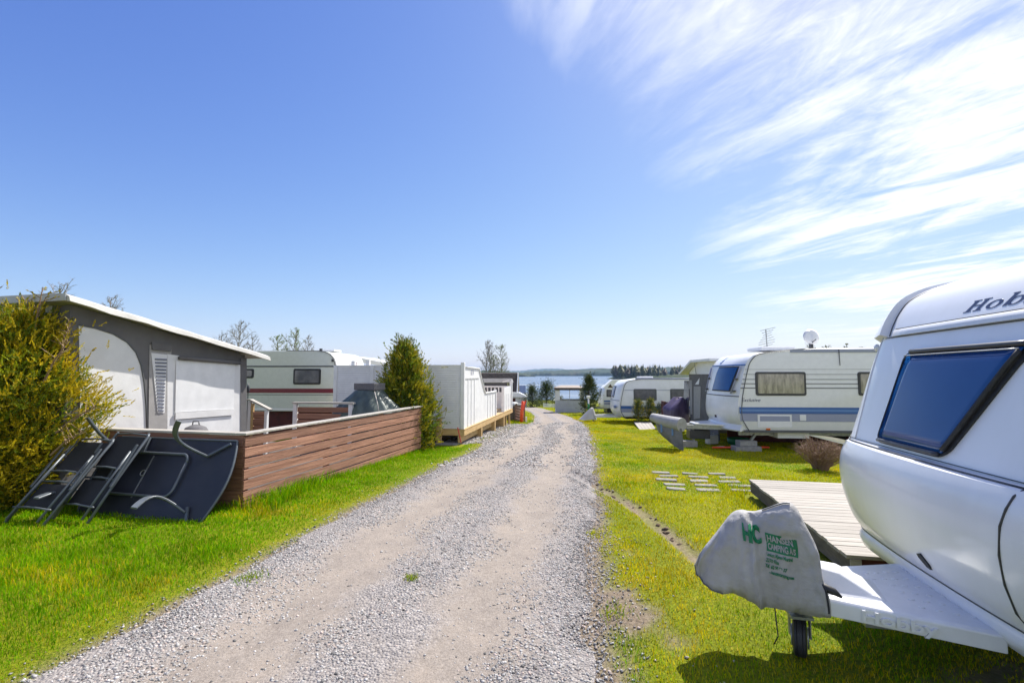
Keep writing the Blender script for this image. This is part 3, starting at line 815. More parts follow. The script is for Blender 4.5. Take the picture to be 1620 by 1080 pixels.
a = aw_uv((280, 566)); b_ = aw_uv((376, 574)); mb = MB(); mb.tube([(.05, *a), (.05, *b_)], .035, 10); mb.build('blind_roller', M['tentgrey'], bl, smooth=True)
panel('blind_pelmet', [(275, 653), (368, 647), (367, 656), (274.5, 663)], M['tentwhite'], .022, .02)
panel('lower_window', [(275, 665), (367, 658), (366, 700), (274, 700)], M['white'], .012)
panel('corner_post_strip', [(379.5, 566), (389, 566), (389, 700), (379.5, 700)], M['tentgrey'], .014)
# roof sheet with its drooping edge on the road side
mb = MB(); rings = []
for k in range(15):
    y = NY - .17 + (.42 - NY + .17) * k / 14
    zt = zr(y) + .10 + .004 * math.sin(k * 2.1)
    sag = .006 * math.sin(k * 1.7 + 1)
    rings.append([(-4.3, y, zt - .03), (-1.0, y, zt + .0), (.0, y, zt), (.13, y, zt - .012), (.205 + sag, y, zt - .05), (.225 + sag, y, zt - .115 + sag),
                  (.20 + sag, y, zt - .118 + sag), (.10, y, zt - .085), (-.02, y, zt - .075), (-4.3, y, zt - .09)])
mb.loft(rings); mb.build('roof_sheet', M['roofcloth'], aw, auto=40)
mb = MB(); y = NY - .175
mb.box(-4.3, .17, y - .012, y, zr(y) - .005, zr(y) + .085); mb.build('roof_fascia', M['fascia'], aw)

# ------------------------------------------------------------------ garden table tipped against the fence, underside out
def frame_thing(name, label, cat, O, az, tilt, group=None):
    ex = Vector((math.cos(az), math.sin(az), 0)); ey = Vector((-math.sin(az), math.cos(az), 0))
    eb = ey * math.cos(tilt) + Vector((0, 0, 1)) * math.sin(tilt); ec = ex.cross(eb)
    t = thing(name, label, cat, O, 0, group)
    Mx = Matrix.Identity(4)
    for i, e in enumerate((ex, eb, ec)):
        for k in range(3): Mx[k][i] = e[k]
    Mx.translation = Vector(O); t.rotation_euler = Mx.to_euler(); return t
tb = frame_thing('garden_table', 'dark garden table tipped on its edge with curved legs sticking out', 'table', (-3.50, 5.45, -.02), FR, R(60))
Wt, Lt = .98, 1.80
outl = []
for k in range(13):
    f = k / 12; outl.append((.11 * math.sin(math.pi * f), Wt * f))
for k in range(13):
    f = 1 - k / 12; outl.append((-Lt - .11 * math.sin(math.pi * f), Wt * f))
mb = MB(); mb.prism(outl, lambda u, v, w: (u, v, w), -.022, 0); mb.build('table_top', M['chrtable'], tb)
mb = MB(); mb.tube([(u, v, .004) for u, v in outl + outl[:1]], .013, 6); mb.build('rim', M['chrmetal'], tb, smooth=True)
mb = MB(); rr = rounded(1.05, .52, .10, 5, -1.08, .51); mb.tube([(u, v, .035) for u, v in rr + rr[:1]], .017, 8); mb.build('support_frame', M['chrmetal'], tb, smooth=True)
mb = MB(); mb.bar((-1.12, .22, .012), (-1.12, .74, .012), .012, .012); mb.build('centre_seam', M['galv'], tb)
mb = MB(); rr = [(-1.14 + .035 * math.cos(t_ * .5236), .52 + .035 * math.sin(t_ * .5236), .02) for t_ in range(13)]; mb.tube(rr, .006, 5); mb.build('parasol_hole_ring', M['galv'], tb, smooth=True)
MB().bar((-.31, .76, .03), (-.05, .93, .03), .03, .02).build('brace', M['chrmetal'], tb)
MB().bar((-1.30, .78, .03), (-1.33, .97, .03), .05, .03).build('brace', M['chrmetal'], tb)
MB().bar((-.17, .0, .03), (-.24, .16, .03), .03, .02).build('brace', M['chrmetal'], tb)
def leg(base, tip, bow):
    base, tip = Vector(base), Vector(tip); pts = []
    for k in range(11):
        f = k / 10; p = base.lerp(tip, f) + Vector(bow) * math.sin(math.pi * f); pts.append(p)
    mb = MB(); rings = []
    for i, p in enumerate(pts):
        d = (pts[min(i + 1, 10)] - pts[max(i - 1, 0)]).normalized()
        s = d.cross(Vector((0, 1, 0))).normalized() if abs(d.y) < .9 else Vector((1, 0, 0))
        n_ = d.cross(s).normalized()
        w_, t_ = .030, .011
        rings.append([p + s * w_ * i_ + n_ * t_ * j_ for i_, j_ in ((-1, -1), (1, -1), (1, 1), (-1, 1))])
    mb.loft(rings); mb.build('leg', M['chrmetal'], tb, bevel=.004)
leg((-1.62, .81, .03), (-1.77, 1.0, .55), (-.01, -.055, -.02))
leg((-.31, .76, .03), (-.38, .99, .55), (-.17, -.03, .04))
leg((-1.67, .25, .03), (-1.75, .02, .55), (-.08, .05, .0))
leg((-.24, .10, .03), (-.36, .00, .55), (-.15, .14, .0))

# folded high-back chairs leaning beside the table
def folded_chair(name, label, O, az, tilt):
    t = frame_thing(name, label, 'chair', O, az, tilt, 'folded dark garden chairs')
    w = .56
    for x in (0, w):
        mb = MB(); mb.tube([(x, 0, 0), (x, .55, .01), (x, 1.06, 0), (x + (-.02 if x else .02), 1.10, 0)], .016, 8); mb.build('side_rail', M['chrmetal'], t, smooth=True)
    for x in (.05, w - .05):
        mb = MB(); mb.tube([(x, .02, .045), (x, .50, .05), (x, .84, .045)], .014, 8); mb.build('leg', M['chrmetal'], t, smooth=True)
    for x in (-.02, w + .02):
        mb = MB(); mb.bar((x, .40, .04), (x, .92, .07), .035, .02); mb.build('armrest', M['chrmetal'], t, bevel=.005)
    for y, z in ((.16, .05), (.50, .0), (.62, .03), (1.08, 0)):
        mb = MB(); mb.tube([(.0, y, z), (w / 2, y + .012, z + .012), (w, y, z)], .011, 8); mb.build('cross_rung', M['chrmetal'], t, smooth=True)
    mb = MB(); mb.box(.03, w - .03, .64, 1.05, -.012, -.006); mb.box(.03, w - .03, .18, .48, -.012, -.006)
    mb.build('sling', M['sling'], t)
    return t
folded_chair('folding_chair', 'left and nearer of two folded dark chairs, lying beside the golden conifer', (-5.66, 5.42, 0.0), FR, R(50))
folded_chair('folding_chair', 'folded dark chair close to the tipped table, half under its leg', (-5.22, 5.52, .01), R(-17), R(55))

# small kettle grill behind the fence
k = at(310, 668, 7.0)
kg = thing('kettle_grill', 'small grey kettle grill with a domed lid behind the brown fence', 'grill', (k.x, k.y, -.02), 0)
MB().lathe([(.03, .60), (.13, .66), (.165, .78)], 18).build('bowl', M['dark'], kg, smooth=True)
l_ = MB().lathe([(.168, .782), (.165, .84), (.13, .90), (.05, .935), (.004, .94)], 18).build('lid', M['stonebox'], kg, smooth=True)
MB().tube([(-.05, 0, .93), (-.04, 0, .985), (.04, 0, .985), (.05, 0, .93)], .008, 6).build('handle', M['dark'], l_, smooth=True)
for a in (0, 2.1, 4.2):
    MB().tube([(.1 * math.cos(a), .1 * math.sin(a), .65), (.2 * math.cos(a), .2 * math.sin(a), 0)], .009, 6).build('leg', M['galv'], kg, smooth=True)

# covered barbecue with a stone block on top
c = at(584, 640, 10.9)
bq = thing('covered_barbecue', 'barbecue under a draped grey-green tarpaulin behind the brown fence', 'barbecue', (c.x, c.y, -.1), R(-14))
mb = MB(); rings = []
TP = [(.62, .50, .05), (.72, .56, .5), (.78, .60, .80), (.70, .53, .97), (.55, .43, 1.12), (.43, .34, 1.24), (.35, .28, 1.34), (.31, .25, 1.385), (.29, .23, 1.39), (.02, .02, 1.392)]
tz_ = np.linspace(0, len(TP) - 1.0001, 30)
for q0_ in tz_:
    i_ = int(q0_); f_ = q0_ - i_
    hx, hy, z = [TP[i_][n_] * (1 - f_) + TP[i_ + 1][n_] * f_ for n_ in range(3)]
    ring = []
    for k in range(72):
        a = 2 * math.pi * k / 72
        cx_, sy_ = math.cos(a), math.sin(a)
        q_ = (abs(cx_) ** 2.7 + abs(sy_) ** 2.7) ** (-1 / 2.7)
        am = min(1, max(0, (1.39 - z) * 4))
        w_ = 1 + am * (.10 * (fbm(a * 3.0, z * 3.2, 1.1, 71, 4) - .5) * 2 + .045 * math.sin(a * 7 + z * 1.5) * max(0, math.sin(a * 2.0 + 1)) + .03 * math.sin(a * 13 + z * 3))
        ring.append((hx * cx_ * q_ * w_, hy * sy_ * q_ * w_, z + am * .02 * math.sin(a * 5 + 1)))
    rings.append(ring)
mb.loft(rings); mb.build('tarpaulin', M['tarp'], bq, auto=70)
MB().tube([(.28, -.26, 1.37), (.46, -.44, 1.12), (.58, -.56, .86)], .012, 6).build('pale_seam', M['capwood'], bq, smooth=True)
sb = thing('chimney_block', 'grey hollow stone block lying on top of the covered barbecue', 'stone block', (c.x, c.y, -.1), R(-28))
mb = MB(); mb.box(-.31, .31, -.18, .18, 1.394, 1.55); mb.build('block', M['stonebox'], sb, bevel=.008)

# stair rail and inner slat screen of the deck
st = at(396, 632, 9.9)
rl = thing('stair_rail', 'small brown stair rail with a sloping white cap beside the grey awning', 'railing', (st.x, st.y, 0), R(-10))
MB().box(-.03, .03, -.03, .03, -.1, 1.09).build('post', M['white'], rl)
MB().box(.36, .42, -.03, .03, -.1, .90).build('post', M['white'], rl)
MB().bar((-.16, 0, 1.12), (0.02, 0, 1.125), .10, .03).build('cap_board', M['capwood'], rl)
MB().bar((.02, 0, 1.125), (.48, 0, .925), .10, .03).build('cap_board', M['capwood'], rl)
for i in range(6):
    mb = MB(); z0 = .0 + i * .15; mb.prism([(.032, z0), (.358, z0), (.358, min(z0 + .13, .92)), (.032, z0 + .13)], lambda u, v, w: (u, w, v), -.012, .012)
    mb.build('board', M['brown'], rl)
MB().box(.035, .09, -.02, .02, 0, 1.05).build('baluster', M['pine'], rl)
s2 = at(468, 637, 10.6)
sc2_ = thing('slat_screen', 'low brown slat screen with a white frame in front of the beige caravan', 'fence', (s2.x, s2.y, 0), R(-8))
MB().box(-.04, .04, -.04, .04, -.2, 1.00).build('post', M['white'], sc2_)
MB().box(1.26, 1.34, -.04, .04, -.2, 1.00).build('post', M['white'], sc2_)
MB().box(-.06, 1.38, -.06, .06, 1.002, 1.04).build('cap_board', M['capwood'], sc2_)
bmesh_s = MB().box(.05, 1.25, -.012, .012, 0, .11).mesh('board'); bmesh_s.materials.append(M['brown'])
for i in range(7):
    o = link('board', bmesh_s, None, sc2_); o.location = (0, 0, -.05 + i * .145)
tp = at(393, 605, 10.3)
tt = thing('garden_torch', 'thin dark garden torch with a pointed tip in front of the beige caravan', 'torch', (tp.x, tp.y, 0))
MB().tube([(0, 0, -.1), (0, 0, 1.28)], .010, 6).build('shaft', M['dark'], tt)
MB().lathe([(.012, 1.25), (.035, 1.30), (.03, 1.36), (.004, 1.47)], 10).build('tip', M['dark'], tt, smooth=True)

# ------------------------------------------------------------------ caravans
def car_prof(base, H0, H1, ref=(.33, 2.26)):
    k = (H1 - H0) / (ref[1] - ref[0])
    return [(x * k, H0 + (z - ref[0]) * k) for x, z in base]
BASE = [(.17, .33), (.10, .44), (.014, .60), (0, .72), (0, .843), (.028, 1.12), (.08, 1.38), (.14, 1.65), (.19, 1.84), (.23, 1.93), (.28, 2.00), (.35, 2.07), (.44, 2.115), (.60, 2.145), (.85, 2.175), (1.2, 2.215), (1.7, 2.24)]
def caravan(name, label, loc, rz, W, L_, H0, H1, bodymat, frontmat, bow=.10, base=BASE):
    t = thing(name, label, 'caravan', (*loc, 0), rz)
    P = car_prof(base, H0, H1); k = (H1 - H0) / 1.93
    full = P + [(L_ - .5, H1), (L_ - .2, H1 - .06), (L_ - .05, H1 - .3), (L_, H0 + .5), (L_ - .05, H0)]
    n = len(full)
    def inset(d):
        out = []
        for i in range(n):
            a, b_, c_ = Vector(full[i - 1]), Vector(full[i]), Vector(full[(i + 1) % n])
            e = ((c_ - b_).normalized() + (b_ - a).normalized()).normalized()
            out.append((b_.x + e.y * d, b_.y - e.x * d))   # profile runs clockwise seen from the near side
        return out
    rr = .055; mb = MB(); rings = []
    for y, d in ((0, rr), (rr * .3, rr * .3), (rr, 0), (W - rr, 0), (W - rr * .3, rr * .3), (W, rr)):
        rings.append([(u, y, v) for u, v in inset(d)])
    mb.loft(rings); mb.build('body', bodymat, t, auto=35)
    # front moulding, bowed in plan
    zs = [p[1] for p in P]; xs_ = [p[0] for p in P]
    def front(s, z, out=0.0):
        x = float(np.interp(z, zs, xs_)); fade = 1 - max(0, (z - (H0 + 1.45 * k)) / (H1 - H0 - 1.45 * k)) * .85
        return Vector((x - .012 - out - bow * k * fade * max(0, 1 - abs(2 * s - 1) ** 2.6), .03 + s * (W - .06), z))
    mb = MB(); rings = []
    zl = [H0 + .02 + (H1 - H0 - .05) * i / 26 for i in range(27)]
    for z in zl:
        rings.append([front(j / 14, z, .006 if z < H0 + .78 * k else 0) for j in range(15)] + [front(1, z) + Vector((.05, 0, 0)), front(0, z) + Vector((.05, 0, 0))])
    mb.loft(rings, True, True); mb.build('front_panel', frontmat, t, auto=35)
    return t, front, k
def side_box(t, name, x0, x1, z0, z1, mat, p0=.001, p1=.006, parent=None):
    return MB().box(x0, x1, -p1, -p0 + .0015, z0, z1).build(name, mat, parent or t)
def side_window(t, x0, x1, z0, z1, fr, pn, r=.05, bd=.055, y=0):
    w, h = x1 - x0, z1 - z0; cx_, cz_ = (x0 + x1) / 2, (z0 + z1) / 2
    mb = MB(); mb.prism(rounded(w, h, r, 4, cx_, cz_), lambda u, v, q_: (u, q_, v), y - .022, y + .01)
    f = mb.build('window', fr, t, bevel=.006)
    mb = MB(); mb.prism(rounded(w - 2 * bd, h - 2 * bd, r * .6, 4, cx_, cz_), lambda u, v, q_: (u, q_, v), y - .029, y - .0225)
    mb.build('pane', pn, f)
    return f
def side_edge(t, P, mat, x_off=.012, r=.008, skip=0):
    pts = [(u + .05, -.004, v) for u, v in P[skip:]]
    MB().tube(pts, r, 6).build('edge_trim', mat, t, smooth=True)

# beige caravan with maroon stripe, behind the fence
CLO = (-5.22, 14.25); CLR = R(-4)
def cl_uv(px_, py_): return wall_uv(px_, py_, CLO, CLR, 'x')
SQ = [(.10, .33), (.03, .45), (0, .65), (.0, .95), (.02, 1.3), (.05, 1.6), (.09, 1.85), (.14, 1.99), (.21, 2.09), (.31, 2.17), (.44, 2.215), (.60, 2.235), (.85, 2.245), (1.2, 2.25), (1.7, 2.255)]
zb_, zt_ = .55, cl_uv(480, 554)[1]
# this one points its front to the right: mirror along x by turning it round
cl = thing('caravan', 'pale beige caravan with a maroon side stripe behind the white screen', 'caravan', (CLO[0], CLO[1], 0), CLR)
Pm = car_prof(SQ, zb_, zt_); kk = (zt_ - zb_) / 1.93; L_ = 5.6; W_ = 2.25
full = Pm + [(L_ - .4, zt_), (L_, zt_ - .3), (L_, zb_)]
mb = MB(); rings = []
for y, d in ((0, .03), (.02, .006), (.05, 0), (W_ - .05, 0), (W_ - .02, .006), (W_, .03)):
    rings.append([(-u - d, y, v - (d if v > zt_ - .5 else 0)) for u, v in full])
mb.loft(rings); mb.build('body', M['beige'], cl, auto=35)
mb = MB(); rings = []
for i in range(24):
    z = zb_ + .03 + (zt_ - zb_ - .05) * i / 23; x = -float(np.interp(z, [p[1] for p in Pm], [p[0] for p in Pm]))
    rings.append([(x + .012 + .09 * max(0, 1 - abs(2 * j / 12 - 1) ** 2.4), .03 + (W_ - .06) * j / 12, z) for j in range(13)] + [(x - .05, W_ - .03, z), (x - .05, .03, z)])
mb.loft(rings); mb.build('front_panel', M['gelold'], cl, auto=35)
def cl_band(name, p0, p1, mat, pr0=.006):
    a = cl_uv(*p0); b_ = cl_uv(*p1)
    MB().box(a[0], min(b_[0], -.03), -pr0, -.0005, min(a[1], b_[1]), max(a[1], b_[1])).build(name, mat, cl)
cl_band('maroon_stripe', (300, 614), (530, 621.5), M['maroon'])
cl_band('upper_trim', (300, 578.4), (530, 580.4), M['dkgrey'], .008)
cl_band('lower_trim', (300, 623.2), (530, 624.8), M['dkgrey'], .007)
cl_band('sill_strip', (300, 645), (530, 649), M['white'], .012)
for x0, x1, y0, y1 in ((464, 508, 583, 608), (340, 402, 583, 598)):
    a = cl_uv(x0, y1); b_ = cl_uv(x1, y0); side_window(cl, a[0], b_[0], a[1], b_[1], M['rubber'], M['panedark'])
a = cl_uv(526.5, 570); MB().box(a[0] - .03, a[0] + .03, -.03, 0, a[1] - .04, a[1] + .04).build('marker_light', M['dark'], cl, bevel=.006)
MB().tube([(-u - .02, -.002, v) for u, v in Pm], .011, 6).build('edge_trim', M['dkgrey'], cl, smooth=True)
MB().box(-L_ + .2, -.25, .12, W_ - .12, -.3, zb_ - .01).build('skirt', M['darkred'], cl)
MB().box(-1.0, -.45, .7, 1.25, zt_ - .01, zt_ + .06).build('roof_hatch', M['gel2'], cl, bevel=.02)
MB().box(-.62, -.55, .05, .11, zt_ - .03, zt_ + .055).build('roof_peg', M['dark'], cl)
# front lettering
def text_mesh(name, s, size, mat, extrude=.0015, shear=0, bold=0, align='LEFT', sx=1):
    cu = bpy.data.curves.new(name, 'FONT'); cu.body = s; cu.size = size; cu.extrude = extrude; cu.shear = shear; cu.offset = bold
    cu.align_x = align; cu.resolution_u = 3
    o = bpy.data.objects.new('tmp_text', cu); COL.objects.link(o)
    bpy.context.view_layer.update()
    me = bpy.data.meshes.new_from_object(o.evaluated_get(bpy.context.evaluated_depsgraph_get()))
    COL.objects.unlink(o); bpy.data.objects.remove(o); bpy.data.curves.remove(cu)
    me.name = name
    if sx != 1:
        for v in me.vertices: v.co.x *= sx
    me.materials.clear(); me.materials.append(mat); return me
def cl_front(y, z, out=.006):
    x = -float(np.interp(z, [p[1] for p in Pm], [p[0] for p in Pm])); j = (y - .03) / (W_ - .06)
    return Vector((x + .012 + .09 * max(0, 1 - abs(2 * j - 1) ** 2.4) + out, y, z))
for s, y0, mat, sz in (('Cabby', .80, M['greyblue'], .15), ('C', 1.32, M['maroon'], .2)):
    me = text_mesh('lettering', s, sz, mat)
    for v in me.vertices:
        d = v.co.z; v.co = cl_front(y0 + v.co.x, zt_ - .47 + v.co.y, .004 + d)
    link('lettering', me, None, cl)

# far-left second roof behind it (cream awning roof)
p = at(598, 580, 18.6)
ca = thing('caravan_awning', 'cream awning roof sloping down behind the beige caravan', 'awning', (p.x, p.y, 0), R(-6))
mb = MB(); mb.prism([(-1.3, 2.34), (-1.2, 2.38), (-.2, 2.2), (1.1, 1.92), (1.1, 1.84), (-1.3, 2.2)], lambda u, v, w: (u, w, v), 0, 2.6); mb.build('roof', M['cream'], ca)
MB().box(-1.2, 1.0, .1, 2.5, -.3, 1.86).build('walls', M['tentwhite'], ca)

# ------------------------------------------------------------------ white screened deck by the road
DR = R(-9.5); DO = (-1.283, 12.5)
dk = thing('screened_deck', 'white boarded deck screens standing on fresh pine timbers by the gravel road', 'deck', (DO[0], DO[1], 0), DR)
def dk_uv(px_, py_): return wall_uv(px_, py_, DO, DR, 'y')
ZD, ZT = .235, 1.865
mb = MB(); nb = 27; ph = (ZT - ZD) / nb
for i in range(nb):
    z0 = ZD + i * ph
    mb.prism([(0, z0 + .006), (-.020, z0 + .006), (-.005, z0 + ph - .002), (0, z0 + ph - .002)], lambda u, v, w: (w, u, v), -3.66, -.06)
mb.build('screen_siding', M['white'], dk, kind='stuff')
MB().box(-3.66, -.06, .002, .03, ZD, ZT).build('screen_backing', M['white'], dk)
MB().box(-3.68, -.05, -.03, .045, ZT + .002, ZT + .035).build('cap_rail', M['white'], dk)
for x in (-3.62, -2.55, -1.45):
    MB().box(x - .05, x + .05, -.035, -.017, ZD, ZT).build('batten', M['white'], dk)
for x, zz in ((-3.15, 2.02), (-2.72, 2.04)):
    MB().box(x - .05, x + .05, .05, .13, ZD, zz).build('post', M['white'], dk)
MB().box(-.058, .042, -.05, .05, ZD - .05, ZT + .10).build('post', M['white'], dk, bevel=.006)
# decorated end panel facing the road
pix = [(735.5, 581), (757, 583), (759.5, 594), (762.5, 607), (765, 616), (767, 621.5), (783, 618.8)]
top = [dk_uv(*p_) for p_ in pix]; yE = top[-1][0]
poly = [(.055, ZD), (.055, ZT - .02)] + top[1:] + [(yE, ZD)]
mb = MB(); mb.prism(poly, lambda u, v, w: (w, u, v), -.02, .012); ep = mb.build('end_panel', M['white'], dk)
mb = MB()
for u in [.45, .80, 1.15]:
    mb.box(.012, .026, u - .012, u + .012, ZD + .01, ZT - .30)
mb.box(.012, .03, .056, top[1][0] - .01, ZT - .33, ZT - .28)
for u in [top[5][0] + .35, top[5][0] + .75, top[5][0] + 1.15]:
    if u < yE - .1: mb.box(.012, .024, u - .012, u + .012, ZD + .01, 1.0)
mb.build('panel_battens', M['white'], ep, kind='stuff')
mb = MB(); mb.tube([(.02, u, v) for u, v in [(.06, ZT - .02)] + top[1:]], .024, 6); mb.build('curved_cap', M['white'], ep, smooth=True)
c0 = dk_uv(746, 589)
for sgn in (-1, 1):
    mb = MB(); mb.tube([(.02, c0[0] + sgn * (.06 + .05 * math.cos(a)), c0[1] + .075 * math.sin(a)) for a in np.linspace(-1.2, 1.2, 7)], .008, 5); mb.build('ornament', M['greyblue'], ep)
a_ = dk_uv(770, 630)
y2, y3 = dk_uv(796, 630)[0], dk_uv(808.5, 630)[0]
mb = MB(); mb.prism([(y2, ZD), (y2, 1.13), (y3, 1.17), (y3, ZD)], lambda u, v, w: (w, u, v), -.02, .012); mb.build('end_panel', M['white'], dk)
mb = MB()
for u in np.linspace(y2 + .3, y3 - .3, 4): mb.box(.012, .024, u - .012, u + .012, ZD, .88)
mb.build('panel_battens', M['white'], dk, kind='stuff')
MB().box(-.05, .05, y3 - .05, y3 + .06, ZD, 1.44).build('post', M['white'], dk)
MB().box(-.05, .05, y2 - .07, y2, ZD, 1.18).build('post', M['white'], dk)
MB().box(-.045, .045, yE, yE + .08, ZD, 1.12).build('post', M['white'], dk)
MB().bar((0, y3 - .02, 1.42), (-.35, y3 - .02, 1.33), .06, .06).build('sloped_rail', M['white'], dk)
# far side railing with balusters
yb = y3 - .1
MB().box(-2.2, -.06, yb, yb + .05, 1.10, 1.17).build('top_rail', M['white'], dk)
MB().box(-2.2, -.06, yb, yb + .05, .86, .90).build('rail', M['white'], dk)
for x in np.linspace(-2.1, -.2, 13): MB().box(x - .022, x + .022, yb + .01, yb + .04, .90, 1.10).build('baluster', M['white'], dk)
MB().box(-2.2, -.06, yb + .01, yb + .035, ZD, .86).build('rail_panel', M['white'], dk)
# timber floor and beams
bmd = MB().box(-3.75, .06, 0, .135, ZD - .03, ZD - .002).mesh('floor_board'); bmd.materials.append(M['pine'])
nfl = int((y3 + .1) / .143)
for i in range(nfl):
    o = link('floor_board', bmd, None, dk); o.location = (0, -.06 + i * .143, 0)
MB().box(.0, .055, -.06, y3 + .1, ZD - .17, ZD - .034).build('rim_beam', M['pine'], dk)
MB().box(-3.7, -.002, -.055, -.01, ZD - .17, ZD - .034).build('rim_beam', M['pine'], dk)
MB().box(-.12, -.06, -.04, y3 * .62, ZD - .36, ZD - .18).build('bearer', M['pine'], dk)
MB().box(-2.2, -2.1, .1, y3, ZD - .36, ZD - .18).build('bearer', M['pine'], dk)
for y in (1.9, 3.9, 5.6): MB().box(-.35, .05, y, y + .15, -.6, ZD - .175).build('support_block', M['pine'], dk)
for y in (6.3, 7.1): MB().box(-.06, .02, y, y + .08, -.8, ZD - .175).build('support_post', M['pine'], dk)
p_ = wall_uv(697, 672, DO, DR, 'x'); MB().box(p_[0] - .06, p_[0] + .06, -.17, -.06, -.35, .50).build('timber_post', M['pine'], dk)
MB().box(-2.4, -.1, -.3, 0.3, -.30, -.13).build('footing_slab', M['conc'], dk)

# red stick and orange marker post beside the deck
a = at(724, 677, 12.0)
rs = thing('red_stick', 'thin red stick leaning at the corner of the white deck', 'stick', (a.x, a.y, 0))
b_ = at(729.5, 697, 11.9); MB().tube([(0, 0, a.z + .02), (b_.x - a.x, b_.y - a.y, b_.z - .05)], .013, 6).build('rod', M['redstick'], rs)
ox, oy = .40, 20.6; oz = g(ox, oy)
om = thing('marker_post', 'orange-red plastic marker post standing at the grass island by the road', 'marker post', (ox, oy, oz), 0)
MB().tube([(0, 0, -.1), (.02, 0, .45), (.08, 0, .93)], [.075, .075, .06], 8).build('post', M['redpole'], om, smooth=True)
MB().bar((.10, .03, .55), (.19, .06, .95), .05, .03).build('flap', M['redpole'], om)
MB().box(.02, .08, -.08, -.06, .42, .52).build('reflector', M['orange'], om)
wp = thing('white_stake', 'short white wooden stake beside the orange marker post', 'stake', (.62, 20.9, g(.62, 20.9)))
MB().box(-.035, .035, -.02, .02, -.1, .26).build('stake', M['white'], wp, bevel=.01)
# brown slat panel and drum behind the marker
q0, q1 = at(815, 640, 22.6), at(828.5, 634, 21.2)
bp_ = thing('slat_screen', 'short brown slat screen behind the orange marker post', 'fence', (q0.x, q0.y, g(q0.x, q0.y)), math.atan2(q1.y - q0.y, q1.x - q0.x))
ln = (Vector((q1.x, q1.y)) - Vector((q0.x, q0.y))).length
bms = MB().box(0, ln, -.015, .015, 0, .095).mesh('board'); bms.materials.append(M['brown'])
for i in range(6):
    o = link('board', bms, None, bp_); o.location = (0, 0, .04 + i * .125)
MB().box(-.03, ln + .03, -.05, .05, .80, .83).build('cap_board', M['capwood'], bp_)
for x in (.02, ln - .06): MB().box(x, x + .05, .016, .07, -.1, .80).build('post', M['brown'], bp_)
d0 = at(812, 650, 23.0)
dr = thing('covered_drum', 'dark brown covered drum between the white deck and the slat screen', 'drum', (d0.x, d0.y, g(d0.x, d0.y)))
MB().lathe([(.30, -.05), (.32, .1), (.32, .62), (.29, .66)], 18).build('drum', M['bark'], dr, smooth=True)
MB().lathe([(.30, .665), (.29, .74), (.2, .84), (.01, .88)], 18).build('lid', M['galv'], dr, smooth=True)
# ------------------------------------------------------------------ cabins beyond the deck
K = at(818, 620, 48); kz = -1.62
cb = thing('cabin', 'small maroon cabin with a steep dark tiled roof down by the lake', 'cabin', (K.x, K.y, kz), R(-4))
MB().box(-5.6, -.25, .6, 4.4, 0, 1.5).build('wall', M['darkred'], cb)
rf = []
zr0, zr1 = at(790, 620, 48).z - kz, at(790, 590, 49.5).z - kz
W0 = 5.9
courses = 13; tl = MB(); tlm = []
for i in range(courses):
    f0, f1 = i / courses, (i + 1) / courses
    mbt = MB(); y0_, z0_ = f0 * 1.5, zr0 + (zr1 - zr0) * f0; y1_, z1_ = f1 * 1.5, zr0 + (zr1 - zr0) * f1
    nt_ = 34
    for j in range(nt_):
        x0 = -W0 + W0 * j / nt_; x1 = x0 + W0 / nt_ - .02
        up = .035 + .02 * random.random()
        tl.add([(x0, y0_ - up, z0_ - .02), (x1, y0_ - up, z0_ - .02), (x1, y1_ - .01, z1_ + .01), (x0, y1_ - .01, z1_ + .01), (x0, y0_ + .02, z0_), (x1, y0_ + .02, z0_), (x1, y1_ + .04, z1_), (x0, y1_ + .04, z1_)],
               [(0, 1, 2, 3), (0, 4, 5, 1), (1, 5, 6, 2), (3, 2, 6, 7), (0, 3, 7, 4)])
mb = MB(); mb.prism([(0.03, zr0 - .05), (1.53, zr1 - .02), (3.4, zr1 + .05), (4.9, zr0 - .05)], lambda u, v, w: (w, u, v), -W0 + .02, -.02)
roof = mb.build('roof', M['tile'], cb)
tl.build('tiles', M['tile'], roof, kind='stuff')
MB().bar((.02, -.06, zr0 - .05), (.02, 1.5, zr1 + .04), .10, .16).build('barge_board', M['white'], cb)
p0 = at(834, 626, 47)
mb = MB(); mb.prism([(-1.4, zr0 + .02), (.25, zr0 - .02), (1.05, zr0 - .42), (1.05, zr0 - .50), (-1.4, zr0 - .42)], lambda u, v, w: (u, w, v), -1.0, .55)
mb.build('porch_roof', M['gel2'], cb)
MB().box(-1.2, .95, -.60, .5, .0, zr0 - .52).build('porch_wall', M['cream'], cb)
wf = MB().box(-.95, -.05, -.64, -.605, .35, .95).build('window', M['white'], cb)
MB().box(-.88, -.12, -.655, -.642, .42, .90).build('pane', M['darkred'], wf)
for x in (.25, .55, .85): MB().box(x - .04, x + .04, -.63, -.603, 0, zr0 - .53).build('corner_board', M['white'], cb)
b2 = at(824, 614, 72)
c2_ = thing('cabin', 'distant hut with a blue roof at the edge of the lake', 'cabin', (b2.x, b2.y, -2.6), R(0))
MB().box(-1.0, 1.0, 0, 2.2, -.4, 1.3).build('wall', M['cream'], c2_)
mb = MB(); mb.prism([(-.15, 1.25), (1.1, 2.55), (2.35, 1.25)], lambda u, v, w: (w, u, v), -.75, .75); mb.build('roof', M['blueroof'], c2_)
sw = at(785, 612, 27)
gs = thing('garden_swing', 'dark canopied garden swing with a white tube frame behind the deck railing', 'garden swing', (sw.x, sw.y, g(sw.x, sw.y)), R(15))
for s in (-.75, .75):
    MB().tube([(s, -.7, 0), (s, -.2, 1.9), (s, .2, 2.05), (s, .7, .0)], .03, 6).build('frame', M['galvwhite'], gs, smooth=True)
